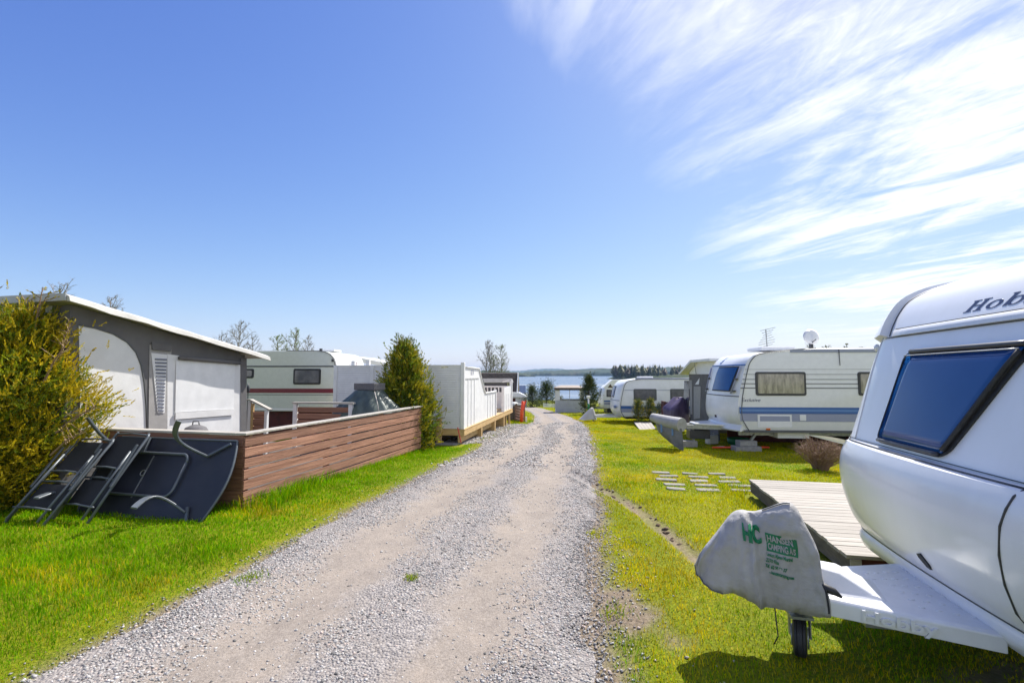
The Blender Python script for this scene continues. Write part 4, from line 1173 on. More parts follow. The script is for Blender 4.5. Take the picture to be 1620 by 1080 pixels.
mb = MB(); mb.prism([(-.7, 1.9), (-.3, 2.12), (.3, 2.12), (.7, 1.85), (.3, 2.05), (-.3, 2.05)], lambda u, v, w: (w, u, v), -.85, .85); mb.build('canopy', M['tentgrey'], gs)
MB().box(-.7, .7, -.25, .25, .5, .6).box(-.7, .7, .22, .30, .6, 1.1).build('bench', M['dark'], gs, bevel=.03)
# white picket fence and sign post by the bend
pk = at(860, 640, 46)
pf = thing('picket_fence', 'low white picket fence on the grass at the bend of the road', 'fence', (pk.x, pk.y, g(pk.x, pk.y)), R(-8))
for i in range(12):
    h = .42 - .012 * i; MB().add(*(lambda m_: (m_.v, m_.f))(MB().prism([(-.035, 0), (.035, 0), (.035, h), (0, h + .06), (-.035, h)], lambda u, v, w: (u + i * .115, w, v), 0, .02))).build('picket', M['white'], pf)
for z in (.12, .32): MB().box(-.05, 1.32, .021, .04, z, z + .04).build('rail', M['white'], pf)
sg = at(878, 640, 42)
sp_ = thing('sign_post', 'small white slanted sign on a thin post beside the picket fence', 'sign', (sg.x, sg.y, g(sg.x, sg.y)))
MB().tube([(0, 0, -.1), (0, 0, .75)], .02, 6).build('post', M['dark'], sp_)
MB().bar((-.12, -.03, .72), (.18, -.03, 1.02), .03, .12).build('board', M['white'], sp_)
# party tent
gzp = (4.0, 33.2); gzz = g(*gzp)
gt = thing('party_tent', 'grey and white party tent with clear windows facing the lake', 'tent', (gzp[0], gzp[1], gzz), R(-6))
for x in (-.95, .95):
    for y in (-.95, .95): MB().tube([(x, y, -.05), (x, y, 1.75)], .03, 6).build('pole', M['galvwhite'], gt)
mb = MB(); mb.add([(-1.05, -1.05, 1.72), (1.05, -1.05, 1.72), (1.05, 1.05, 1.72), (-1.05, 1.05, 1.72), (-.6, -.4, 1.86), (.6, -.4, 1.86), (.6, .4, 1.86), (-.6, .4, 1.86)], [(0, 1, 5, 4), (1, 2, 6, 5), (2, 3, 7, 6), (3, 0, 4, 7), (4, 5, 6, 7), (3, 2, 1, 0)])
mb.build('canopy', M['tan'], gt)
MB().box(-1.04, 1.04, -1.05, -1.03, 1.56, 1.73).build('valance', M['tile'], gt)
MB().box(-.94, .94, -.97, -.95, 0, .88).build('lower_wall', M['fascia'], gt)
MB().box(-.94, .94, .95, .97, 0, .88).build('lower_wall', M['fascia'], gt)
MB().box(-.94, -.66, -.97, -.95, .88, 1.6).build('side_strip', M['tentwhite'], gt)
MB().box(.66, .94, -.97, -.95, .88, 1.6).build('side_strip', M['tentwhite'], gt)
MB().box(-.02, .02, -.96, -.94, .88, 1.6).build('mullion', M['fascia'], gt)
for x in (-.95, .94): MB().box(x, x + .01, -.94, .94, 0, 1.65).build('end_wall', M['tentwhite'], gt)
lt = at(931, 640, 27.5); lz = g(lt.x, lt.y)
lp = thing('garden_pump', 'slim white and green garden post in front of the tall dark conifer', 'garden post', (lt.x, lt.y, lz))
MB().tube([(0, 0, -.05), (0, 0, 1.0)], .045, 8).build('post', M['galvwhite'], lp, smooth=True)
MB().tube([(0, 0, .35), (0, -.02, .7)], .06, 8).build('sleeve', M['greenplastic'], lp, smooth=True)
MB().box(-.11, .11, -.05, .05, 1.0, 1.16).build('head', M['galvwhite'], lp, bevel=.03)

# ------------------------------------------------------------------ second caravan on the right, with blue stripes
def c_front_window(t, front, s0, s1, z0, z1, ds, glass, out=.03):
    ob = None
    for e, o, nm, mt in ((.018, .014, 'window', M['rubber']), (0, .024, 'pane', glass)):
        m_ = MB(); rings = []
        for c in range(11):
            f = c / 10
            ring = []
            for r_, oo in ((0, -.02), (0, o), (.25, o), (.5, o), (.75, o), (1, o), (1, -.02)):
                z = z0 - e * 1.6 + (z1 - z0 + e * 3.2) * r_
                s = (s0 - e) + (s1 - s0 + 2 * e) * f + ds * r_
                ring.append(front(s, z, oo))
            rings.append(ring)
        m_.loft(rings); ob = m_.build(nm, mt, t if nm == 'window' else ob, auto=40)
    return ob
C2O = (5.236, 11.0); C2R = R(-4)
def c2(px_, py_): return wall_uv(px_, py_, C2O, C2R, 'x')
H0, H1 = c2(1240, 683)[1], c2(1380, 549)[1]
t2, fr2, k2 = caravan('caravan', 'cream caravan with twin blue stripes on its side and a satellite dish on top', C2O, C2R, 2.2, 6.2, H0, H1, M['cream'], M['gelold'], .22)
P2 = car_prof(BASE, H0, H1)
side_edge(t2, P2, M['dkgrey'], r=.010)
def c2box(name, x0, y0, x1, y1, mat, p1=.006, p0=.001, parent=None):
    a = c2(x0, y1); b__ = c2(x1, y0)
    return MB().box(a[0], b__[0], -p1, -p0 + .0015, a[1], b__[1]).build(name, mat, parent or t2)
c2box('blue_stripe', 1170, 645.5, 1560, 654, M['blue'])
c2box('pale_line', 1170, 649.0, 1560, 650.4, M['lblue'], .008)
c2box('grey_stripe', 1171.5, 655.5, 1560, 666, M['greyblue'])
for y in (584, 592, 600, 607, 614):
    c2box('panel_line', 1178 - (y - 584) * .22, y - .35, 1600, y + .35, M['dkgrey'], .004)
c2box('panel_line', 1177, 683.0, 1600, 683.8, M['dkgrey'], .005)
c2box('gutter', 1250, 551.5, 1620, 557.5, M['greyblue'], .016)
for x0, x1 in ((1195.5, 1274), (1358, 1440)):
    a = c2(x0, 625.5); b_ = c2(x1, 588); side_window(t2, a[0], b_[0], a[1], b_[1], M['dark'], M['pane'], .05, .05)
h_ = c2box('hatch', 1199, 655.5, 1252, 676.5, M['gel2'], .012)
c2box('hatch_panel', 1202, 658, 1249, 666, M['greyblue'], .0165, .0125, h_)
c2box('hatch_panel', 1202, 666.2, 1249, 675, M['cream'], .0165, .0125, h_)
a = c2(1215, 678.5); MB().box(a[0] - .05, a[0] + .05, -.028, 0, a[1] - .02, a[1] + .022).build('side_marker', M['orange'], t2, bevel=.012)
a = c2(1270, 660.5); MB().box(a[0] - .07, a[0] + .07, -.018, 0, a[1] - .07, a[1] + .07).build('socket_box', M['cream'], t2, bevel=.012)
a = c2(1328, 575); MB().tube([(a[0], -.02, a[1] - .04), (a[0] - .01, -.02, c2(1328, 552)[1])], .008, 5).build('awning_cord', M['dark'], t2)
a = c2(1171, 635); me = text_mesh('lettering', 'Exclusive', .16, M['navy'], shear=.35)
for v in me.vertices: v.co = Vector((a[0] + .02 + v.co.x * .72, -.004 - v.co.z, a[1] + v.co.y * .72))
link('lettering', me, None, t2)
# front: window, grab rails, seam, lip, emblem
f_ = c_front_window(t2, fr2,   .14, .53, H0 + .93 * k2, H0 + 1.47 * k2, -.06, M['glass'])
for s, e in ((.09, -.06), (.78, -.04)):
    m_ = MB(); m_.tube([fr2(s, H0 + .86 * k2, .045), fr2(s + e, H0 + 1.49 * k2, .045)], .022, 8); m_.build('grab_rail', M['greyblue'], t2, smooth=True)
    for zz in (.92, 1.2):
        q_ = fr2(s + e * .5, H0 + zz * k2, .035); MB().box(q_.x - .03, q_.x + .03, q_.y - .05, q_.y + .05, q_.z - .02, q_.z + .02).build('rail_clip', M['dark'], t2)
MB().tube([fr2(s / 12, H0 + .80 * k2, .004) for s in range(13)], .012, 6).build('front_seam', M['dkgrey'], t2)
MB().tube([fr2(s / 12, H0 + 1.53 * k2, .006) for s in range(13)], .018, 6).build('front_seam', M['blue'], t2)
rings = []
for s in range(15):
    a = fr2(s / 14, H0 + .15 * k2, .0); b_ = fr2(s / 14, H0 + .02 * k2, .14)
    rings.append([a, b_, b_ + Vector((.02, 0, -.03)), a + Vector((.06, 0, -.12))])
MB().loft(rings).build('bumper_lip', M['gelold'], t2, auto=40)
q_ = fr2(.40, H0 + .28 * k2, .012); MB().box(q_.x - .02, q_.x + .02, q_.y - .02, q_.y + .02, q_.z - .03, q_.z + .03).build('drain_vent', M['dark'], t2)
for pts in ([(-.06, -.03), (0, -.03), (0, .10)], [(.012, -.03), (.05, -.03), (.012, .07)], [(-.07, -.05), (.06, -.05), (.04, -.075), (-.05, -.075)]):
    mb = MB(); mb.prism(pts, lambda u, v, w: fr2(.55 + u / 2.2, H0 + 1.66 * k2 + v, w), .0, .012); mb.build('sail_emblem', M['blue'], t2)
# roof fittings
zr2 = H1
MB().box(.75, 1.55, .5, 1.3, zr2 - .05, zr2 + .05).build('roof_hatch', M['gel2'], t2, bevel=.02)
a = c2(1311, 548)
ds = MB(); Md = Matrix.Translation((a[0], .7, zr2 + .30)) @ Matrix.Rotation(R(82), 4, 'X')
ds.lathe([(.0, .035), (.08, .031), (.14, .02), (.185, .0), (.19, .0), (.145, .028), (.08, .04), (0, .045)], 24, Md); dsh = ds.build('satellite_dish', M['gel2'], t2, smooth=True)
MB().bar((a[0], .72, zr2 - .02), (a[0], .72, zr2 + .18), .09, .06).build('dish_mount', M['dark'], dsh)
MB().tube([(a[0], .7, zr2 + .14), (a[0], .50, zr2 + .22)], .012, 5).build('dish_arm', M['dark'], dsh)
a = c2(1246, 552)
an = MB().tube([(a[0], 1.0, zr2 - .02), (a[0] - .02, 1.0, zr2 + .52)], .013, 6).build('aerial', M['galv'], t2)
el = MB()
for i in range(8):
    f = i / 7; z = zr2 + .10 + f * .42; hw = .17 + .05 * math.sin(i)
    el.tube([(a[0] - .02 - hw + .05 * f, 1.0 - .04, z - .045), (a[0] - .02 + hw + .05 * f, 1.0 + .04, z + .045)], .009, 4)
el.build('aerial_rods', M['galv'], an)
# chassis, legs
MB().bar((.1, .35, H0 - .05), (5.6, .35, H0 - .05), .06, .14).build('chassis_beam', M['galv'], t2)
MB().bar((.1, 1.85, H0 - .05), (5.6, 1.85, H0 - .05), .06, .14).build('chassis_beam', M['galv'], t2)
MB().bar((.45, .3, H0 - .1), (.20, .25, H0 - .42), .06, .05).build('corner_steady', M['galv'], t2)
MB().box(.9, 1.6, .15, .9, H0 - .16, H0 - .01).build('underfloor_box', M['cream'], t2)
for y in (.15, 1.85):
    wh = MB().lathe([(.10, -.1), (.29, -.1), (.33, -.07), (.33, .07), (.29, .1), (.10, .1)], 24, Matrix.Translation((3.2, y + .1, H0 - .12)) @ Matrix.Rotation(R(90), 4, 'X')).build('wheel', M['rubber'], t2, smooth=True)
MB().box(.5, 5.6, 2.12, 2.16, -.35, H0 - .01).build('far_skirt', M['darkred'], t2)
# drawbar
MB().bar((.15, .6, H0 + .02), (-1.15, 1.05, H0 + .0), .08, .10).build('drawbar_arm', M['galv'], t2)
MB().bar((.15, 1.6, H0 + .02), (-1.15, 1.12, H0 + .0), .08, .10).build('drawbar_arm', M['galv'], t2)
mb = MB(); mb.prism([(.05, .45), (.05, 1.75), (-.75, 1.3), (-.75, .85)], lambda u, v, w: (u, v, w), H0 + .06, H0 + .10); mb.build('drawbar_cover', M['gelold'], t2, bevel=.01)
MB().tube([(-.75, 1.0, H0 + .05), (-.75, 1.0, H0 - .36)], .03, 8).build('jockey_post', M['galv'], t2)
MB().box(-.85, -.35, .95, 1.25, H0 - .30, H0 - .08).build('battery_box', M['dark'], t2, bevel=.01)
def cw(x, y, z=0):
    e = Vector((math.cos(C2R), math.sin(C2R))); n = Vector((-math.sin(C2R), math.cos(C2R)))
    p = Vector(C2O) + e * x + n * y; return Vector((p.x, p.y, z))
def block_thing(name, label, x, y, parts, rz=0):
    p = cw(x, y); z = g(p.x, p.y)
    t = thing(name, label, 'blocks', (p.x, p.y, z), C2R + rz)
    for q_ in parts: MB().box(*q_).build('block', M['conc'], t, bevel=.01)
    return t
block_thing('concrete_blocks', 'stacked concrete blocks under the corner leg of the blue-striped caravan', .22, .25, [(-.30, .30, -.14, .14, -.03, .12), (-.19, .21, -.12, .13, .122, .25)], R(3))
block_thing('concrete_blocks', 'single concrete block under the drawbar of the blue-striped caravan', -.95, .98, [(-.26, .26, -.12, .12, -.03, .16)])
p = cw(.1, .05); q_ = at(1130, 714, 11.3); e_ = at(1240, 717, 10.7)
rp = thing('red_pole', 'red and white pole lying in the grass under the blue-striped caravan', 'pole', (q_.x, q_.y + .1, g(q_.x, q_.y) + .05))
MB().tube([(0, 0, 0), (e_.x - q_.x, e_.y - q_.y + .5, .02)], .022, 8).build('pole', M['redpole'], rp, smooth=True)
MB().tube([(.12, .01, 0), (.3, .025, .003)], .0235, 8).build('white_band', M['white'], rp, smooth=True)
p = at(1168, 703, 12.4); gp = thing('green_basin', 'green plastic basin lying under the blue-striped caravan', 'basin', (p.x, p.y, g(p.x, p.y)))
MB().lathe([(.16, 0), (.24, .03), (.27, .17), (.255, .17), (.22, .05), (.01, .03)], 18).build('basin', M['greenplastic'], gp, smooth=True)
p = at(1126, 697, 12.6); cc_ = thing('canister', 'pale plastic canister in the shade under the caravan drawbar', 'canister', (p.x, p.y, g(p.x, p.y)), R(20))
MB().box(-.16, .16, -.09, .09, 0, .24).build('canister', M['galvwhite'], cc_, bevel=.03)
MB().tube([(-.08, 0, .235), (-.07, 0, .29), (.07, 0, .29), (.08, 0, .235)], .012, 6).build('handle', M['galvwhite'], cc_, smooth=True)
# rolled awning bundle and hanging cover on the drawbar
p = cw(-.85, .9)
ra = thing('rolled_awning', 'rolled pale grey awning lying across the drawbar of the blue-striped caravan', 'rolled canvas', (p.x, p.y, 0), C2R)
a, b_ = at(1033, 660, 12.0) - p, at(1083, 672, 11.2) - p
mb = MB(); pts = [a.lerp(b_, k_ / 10) + Vector((0, 0, -.012 * math.sin(math.pi * k_ / 10))) for k_ in range(11)]
mb.tube(pts, [.10, .112, .12, .128, .134, .14, .146, .15, .155, .16, .162], 18); mb.build('roll', M['cover'], ra, auto=50)
HG = [(.08, .05), (.13, .24), (.22, .30), (.36, .35), (.50, .41), (.66, .46), (.82, .50), (.94, .50)]
mb = MB(); rings = []
for k_, (f, dz_) in enumerate(HG):
    q = a.lerp(b_, f); d_ = .025 * math.sin(k_ * 2.3)
    zt2 = q.z - .09; zb2 = zt2 - dz_
    rings.append([Vector((q.x, q.y - .13 + d_, zt2)), Vector((q.x + .01, q.y - .17 - d_, zt2 * .6 + zb2 * .4)), Vector((q.x + .03, q.y - .15 + d_, zb2)), Vector((q.x + .05, q.y + .12, zb2 + .02)), Vector((q.x, q.y + .13, zt2))])
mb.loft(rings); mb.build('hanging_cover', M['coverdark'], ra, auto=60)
for f in (.25, .62):
    q = a.lerp(b_, f); MB().box(q.x - .02, q.x + .02, q.y - .195, q.y - .18, q.z - .30, q.z - .05).build('strap', M['lblue'], ra)
# awning on its far side
QO = cw(.30, 2.25)
a2 = thing('caravan_awning', 'dark grey awning with a cream roof attached behind the blue-striped caravan', 'awning', (QO.x, QO.y, 0), C2R)
gzq = -.3; zt = at(1110, 568, QO.y).z
mb = MB(); mb.prism([(0, gzq), (0, zt - .42), (2.5, zt - .42), (2.5, gzq)], lambda u, v, w: (w, u, v), .0, .04); mb.build('side_wall', M['tentgrey'], a2)
mb = MB(); mb.prism([(0, zt - .415), (0, zt - .05), (1.6, zt - .05), (2.5, zt - .36), (2.5, zt - .415)], lambda u, v, w: (w, u, v), .0, .04); mb.build('gable', M['cream'], a2)
mb = MB(); mb.prism([(-.1, zt - .05), (-.1, zt + .02), (1.65, zt + .02), (2.95, zt - .38), (2.95, zt - .44), (1.62, zt - .05)], lambda u, v, w: (w, u, v), -.22, 3.5); mb.build('roof', M['cream'], a2)
mb = MB(); mb.box(0, 3.4, 2.5, 2.54, gzq, zt - .36); mb.build('front_wall', M['tentgrey'], a2)
wv = lambda x, y: wall_uv(x, y, QO, C2R, 'y')
for nm, pp, mt, o_ in (('door_window', [(1083, 602), (1090, 602), (1091, 655), (1081, 655)], M['panedark'], .012), ('grey_panel', [(1098, 611), (1109, 611), (1108, 661), (1098, 663)], M['tentmid'], .010), ('door_window', [(1092, 601), (1095, 601), (1095.5, 655), (1092.5, 655)], M['tentmid'], .012), ('triangle_window', [(1100, 608), (1107, 598), (1106, 608)], M['white'], .012)):
    mb = MB(); mb.prism([wv(*q) for q in pp], lambda u, v, w: (w, u, v), -o_, -.001); mb.build(nm, mt, a2)
MB().tube([(-.10, 1.62, zt - .06), (-.05, 1.62, zt - .42)], .012, 6).build('pole', M['galv'], a2)
# covered barbecue and dark red trellis beside that awning
p = at(1070, 650, 16.2); vb = thing('covered_barbecue', 'barbecue under a shiny violet cover beside the dark grey awning', 'barbecue', (p.x, p.y, g(p.x, p.y)), R(20))
mb = MB(); rings = []
for hx, hy, z, ox_ in ((.34, .28, .1, 0), (.37, .30, .5, 0), (.39, .31, .74, 0), (.36, .29, .82, .01), (.25, .25, .95, .08), (.15, .22, 1.08, .14), (.11, .19, 1.12, .15), (.02, .02, 1.13, .15)):
    ring = []
    for a_ in np.linspace(0, 2 * math.pi, 48, endpoint=False):
        q_ = (abs(math.cos(a_)) ** 5 + abs(math.sin(a_)) ** 5) ** (-1 / 5) * (1 + .10 * (fbm(a_ * 2.5, z * 4, 1.0, 75, 3) - .5) + .025 * math.sin(11 * a_ + z * 6))
        ring.append((ox_ + hx * math.cos(a_) * q_, hy * math.sin(a_) * q_, z + .03 * math.sin(a_ * 3 + 1)))
    rings.append(ring)
mb.loft(rings); mb.build('cover', M['purple'], vb, auto=35)
p = at(1053, 665, 17.3); tr_ = thing('dark_red_box', 'dark red boarded box at the left of the violet covered barbecue', 'box', (p.x, p.y, g(p.x, p.y)), R(-4))
bb = MB().box(0, .62, 0, .025, 0, .10).mesh('board'); bb.materials.append(M['darkred'])
for i in range(9): link('board', bb, None, tr_).location = (0, 0, i * .108)
for x in (0, .6): MB().box(x - .03, x + .03, .026, .5, 0, .98).build('side', M['darkred'], tr_)
# wooden ramp
e0, e1, e2, e3 = at(1003, 667.5, 19.0), at(1030, 667.5, 19.0), at(1045, 687, 15.9), at(1018, 687, 15.9)
rm = thing('wooden_ramp', 'small grey plank ramp on the grass beside two columnar conifers', 'ramp', (e3.x, e3.y, 0))
np_ = 5
for i in range(np_):
    a, b_ = e3.lerp(e2, i / np_), e3.lerp(e2, (i + .93) / np_); c_, d_ = e0.lerp(e1, (i + .93) / np_), e0.lerp(e1, i / np_)
    top_ = [v_ - Vector((e3.x, e3.y, 0)) for v_ in (a, b_, c_, d_)]
    mb = MB(); mb.loft([[v_ - Vector((0, 0, .03)) for v_ in top_], top_]); mb.build('plank', M['greydeck'], rm)
mb = MB(); tp_ = [v_ - Vector((e3.x, e3.y, .032)) for v_ in (e3, e0)]
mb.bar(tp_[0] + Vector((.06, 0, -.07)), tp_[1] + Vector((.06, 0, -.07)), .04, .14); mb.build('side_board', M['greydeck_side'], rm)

# ------------------------------------------------------------------ third and fourth caravans down the row
C3O = at(980, 643, 20.5); C3R = R(-3)
def c3(px_, py_): return wall_uv(px_, py_, C3O, C3R, 'x')
h0, h1 = c3(1010, 659.5)[1], c3(1040, 597.5)[1]
t3, fr3, k3 = caravan('caravan', 'white caravan with one blue stripe standing behind the two columnar conifers', (C3O.x, C3O.y), C3R, 2.1, 6.0, h0, h1, M['gelold'], M['gelold'], .20)
def c3box(t, cf, name, x0, y0, x1, y1, mat, p1=.008, p0=.001):
    a = cf(x0, y1); b__ = cf(x1, y0); return MB().box(a[0], b__[0], -p1, -p0 + .0015, a[1], b__[1]).build(name, mat, t)
c3box(t3, c3, 'blue_stripe', 981.5, 642.3, 1140, 646.3, M['blue'])
c3box(t3, c3, 'grey_stripe', 982, 646.8, 1140, 651.8, M['greyblue'])
c3box(t3, c3, 'panel_line', 988, 616.8, 1140, 617.4, M['greyblue'])
c3box(t3, c3, 'gutter', 1005, 597.6, 1140, 600.0, M['greyblue'], .02)
for x0, x1 in ((1002.5, 1038.5), (1060.5, 1100)):
    a = c3(x0, 633); b_ = c3(x1, 615); side_window(t3, a[0], b_[0], a[1], b_[1], M['dkgrey'], M['panedark'], .05, .06)
side_edge(t3, car_prof(BASE, h0, h1), M['dkgrey'], r=.012)
c_front_window(t3, fr3, .33, .68, h0 + .97 * k3, h0 + 1.47 * k3, 0, M['glass'])
MB().tube([fr3(s / 12, h0 + .80 * k3, .004) for s in range(13)], .012, 6).build('front_seam', M['dkgrey'], t3)
a = fr3(.8, h0 + .42 * k3, .01); MB().box(a.x - .02, a.x + .01, .12, .5, a.z, a.z + .1).build('blue_flash', M['blue'], t3)
MB().box(1.0, 1.6, .6, 1.2, h1 - .02, h1 + .06).build('roof_hatch', M['gel2'], t3, bevel=.02)
MB().bar((.15, .55, h0 - .02), (-1.35, 1.0, h0 - .06), .08, .10).build('drawbar_arm', M['galvwhite'], t3)
MB().bar((.15, 1.55, h0 - .02), (-1.35, 1.08, h0 - .06), .08, .10).build('drawbar_arm', M['galvwhite'], t3)
MB().tube([(-1.0, 1.0, h0), (-1.0, 1.0, g(C3O.x - 1, C3O.y + 1) + .0)], .04, 8).build('jockey_post', M['galv'], t3)
MB().box(.3, 5.6, .2, 1.9, h0 - .1, h0 - .002).build('underfloor', M['dark'], t3)
for y in (.2, 1.75):
    MB().lathe([(.10, -.1), (.29, -.1), (.32, -.07), (.32, .07), (.29, .1), (.10, .1)], 20, Matrix.Translation((3.2, y + .1, h0 - .05)) @ Matrix.Rotation(R(90), 4, 'X')).build('wheel', M['rubber'], t3, smooth=True)
e = Vector((math.cos(C3R), math.sin(C3R), 0)); n_ = Vector((-math.sin(C3R), math.cos(C3R), 0))
p = Vector((C3O.x, C3O.y, 0)) + e * -1.25 + n_ * 1.0
cv3 = thing('drawbar_cover', 'pale cloth cover over the drawbar of the white caravan behind', 'cover', (p.x, p.y, h0), C3R)
mb = MB(); rings = []
for f in np.linspace(0, 1, 9):
    z = -.20 + .52 * f; w_ = .36 * (1 - f) ** .9 + .04; d_ = .24 * (1 - f) ** .8 + .03; ox_ = .20 * f
    rings.append([(ox_ + w_ * math.copysign(abs(math.cos(a_)) ** .7, math.cos(a_)) * (1 + .05 * math.sin(7 * a_ + f * 3)), d_ * math.sin(a_) * (1 + .07 * math.sin(5 * a_)), z + .02 * math.sin(4 * a_)) for a_ in np.linspace(0, 2 * math.pi, 40, endpoint=False)])
mb.loft(rings); mb.build('cover', M['roofcloth'], cv3, auto=60)

C4O = at(954, 630, 32.0); C4R = R(-3)
def c4(px_, py_): return wall_uv(px_, py_, C4O, C4R, 'x')
i0, i1 = c4(970, 646)[1], c4(970, 606)[1]
t4, fr4, k4 = caravan('caravan', 'farthest white caravan in the row with a dark side window and grey stripes', (C4O.x, C4O.y), C4R, 2.1, 5.6, i0, i1, M['gelold'], M['gelold'], .2)
c3box(t4, c4, 'grey_stripe', 955.5, 633.2, 1010, 635.4, M['blue']); c3box(t4, c4, 'grey_stripe', 955.8, 636.4, 1010, 640, M['greyblue'])
a = c4(959.5, 627.5); b_ = c4(970, 616); side_window(t4, a[0], b_[0], a[1], b_[1], M['dark'], M['panedark'], .05, .07)
c_front_window(t4, fr4, .25, .75, i0 + .95 * k4, i0 + 1.47 * k4, 0, M['glass'])
MB().bar((.15, .55, i0 - .02), (-1.35, 1.0, i0 - .06), .08, .10).build('drawbar_arm', M['galv'], t4)
MB().bar((.15, 1.55, i0 - .02), (-1.35, 1.08, i0 - .06), .08, .10).build('drawbar_arm', M['galv'], t4)
MB().tube([(-1.1, 1.0, i0 + .1), (-1.1, 1.0, g(C4O.x - 1, C4O.y + 1))], .05, 8).build('jockey_post', M['galv'], t4)
MB().box(.3, 5.4, .2, 1.9, g(C4O.x + 2, C4O.y) - .05, i0 - .002).build('underfloor', M['dark'], t4)
b_ = at(975, 606, 30.2); z4 = b_.z
a4 = thing('caravan_awning', 'beige awning roof with a dark open side next to the farthest caravan', 'awning', (b_.x - .5, b_.y, 0), C4R)
mb = MB(); mb.prism([(-.35, z4 - .30), (.25, z4 + .22), (2.2, z4 + .22), (2.2, z4 - .45), (.35, z4 - .45)], lambda u, v, w: (u, w, v), .0, .9); mb.build('roof', M['cream'], a4)
mb = MB(); mb.box(.45, 2.2, .05, .85, -1.0, z4 - .455); mb.build('walls', M['tentgrey'], a4)
mb = MB(); mb.prism([(-.05, z4 - .28), (.12, z4 - .05), (.28, z4 - .28)], lambda u, v, w: (u, w, v), -.012, -.002); mb.build('painted_gable_shade', M['soil'], a4)  # thin dark triangle laid on the gable as painted shade
# ------------------------------------------------------------------ near caravan on the right
TH = R(-12)
C1 = (2.64, 3.97)
n1_ = thing('caravan', 'large white caravan at the right edge with a dark blue front window', 'caravan', (C1[0], C1[1], 0), TH)
W1, RC = 2.42, .36
PF = [(.10, .355), (.085, .41), (.10, .455), (.115, .480), (.095, .52), (.055, .62), (.015, .75), (-.005, .88), (-.005, .98), (.012, 1.07), (.045, 1.145),
      (.052, 1.160), (.135, 1.42), (.215, 1.68), (.285, 1.88), (.315, 1.955), (.345, 2.02), (.40, 2.12), (.475, 2.21), (.60, 2.285), (.78, 2.350), (1.02, 2.402), (1.35, 2.438), (1.8, 2.458), (2.4, 2.465)]
# resample smoothly
def cr(P, m):
    out = []
    for i in range(len(P) - 1):
        p0, p1, p2, p3 = (Vector(P[max(i - 1, 0)]), Vector(P[i]), Vector(P[i + 1]), Vector(P[min(i + 2, len(P) - 1)]))
        for k in range(m):
            t = k / m
            out.append(.5 * ((2 * p1) + (p2 - p0) * t + (2 * p0 - 5 * p1 + 4 * p2 - p3) * t * t + (3 * p1 - p0 - 3 * p2 + p3) * t ** 3))
    out.append(Vector(P[-1])); return out
PFs = cr(PF, 3)
def edge_in(e):  # how far the rounded corner pulls in, e = distance from the side
    if e >= RC: return 0.0
    return RC * .62 * (1 - math.sqrt(max(0, 1 - (1 - e / RC) ** 2.2)))
def s1(i, s, out=0.0):
    p = PFs[i]; a = PFs[max(i - 1, 0)]; b = PFs[min(i + 1, len(PFs) - 1)]
    d = (b - a).normalized(); nrm = Vector((d.y, -d.x))      # points inward (back / down)
    e = min(s, 1 - s) * W1
    z = p.y
    low = 1.0 if z < 1.155 else 0.0
    bow = (.125 * low * min(1, (z - .36) / .30 + .25) + .035 * (1 - low)) * max(0, 1 - abs(2 * s - 1) ** 2.2) * max(0, min(1, (2.3 - z) / .6))
    fade = 1 if z < 2.2 else max(.45, 1 - (z - 2.2) * 1.6)
    q = p + nrm * (edge_in(e) * fade - out) - Vector((bow, 0))
    return Vector((q.x, -s * W1, q.y))
def iz(z): return min(range(len(PFs)), key=lambda i: abs(PFs[i].y - z) + (0 if PFs[i].x < 2.5 else 9))
def s1z(s, z, out=0.0):
    """point on the front skin at height z"""
    lo = 0
    for i in range(len(PFs) - 1):
        a, b = s1(i, s, out), s1(i + 1, s, out)
        if a.z <= z <= b.z and i > 3:
            return a.lerp(b, (z - a.z) / max(1e-6, b.z - a.z))
    return s1(iz(z), s, out)
ss = [0, .004, .012, .025, .045, .07, .10, .13] + list(np.linspace(.16, .84, 16)) + [.87, .90, .93, .955, .975, .988, .996, 1.0]
mb = MB(); rings = []
ni = len(PFs)
for s in ss:
    ring = [s1(i, s) for i in range(ni)] + [Vector((5.6, -s * W1, 2.47 - edge_in(min(s, 1 - s) * W1) * .45)), Vector((5.7, -s * W1, 2.3)), Vector((5.7, -s * W1, .36)), Vector((.4, -s * W1, .36))]
    rings.append(ring)
mb.loft(rings); bd = mb.build('body', M['gel'], n1_, auto=28)
# seam below the window, seam above the skirt, corner joint
def curve(name, pts, r, mat, n=6, parent=n1_): return MB().tube(pts, r, n).build(name, mat, parent, smooth=True)
sr = list(np.linspace(.03, .788, 26))
curve('panel_seam', [s1z(s, 1.152, .003) for s in sr], .0065, M['dark'])
curve('panel_seam', [s1z(s, 1.168, .004) for s in sr], .003, M['dkgrey'])
curve('skirt_seam', [s1z(s, .487, .001) for s in np.linspace(.02, .97, 30)], .005, M['dark'])
curve('corner_joint', [s1z(.790, 1.15, .002), s1z(.792, 1.12, .002), s1z(.787, 1.06, .002), s1z(.780, .98, .002), s1z(.773, .85, .002), s1z(.767, .72, .002), s1z(.765, .60, .002), s1z(.772, .495, .002)], .0055, M['dark'])
# crease by the far corner
curve('corner_bead', [s1z(.135 - .06 * (z - 1.17), z, .002) for z in np.linspace(1.17, 1.93, 9)], .004, M['gel2'])
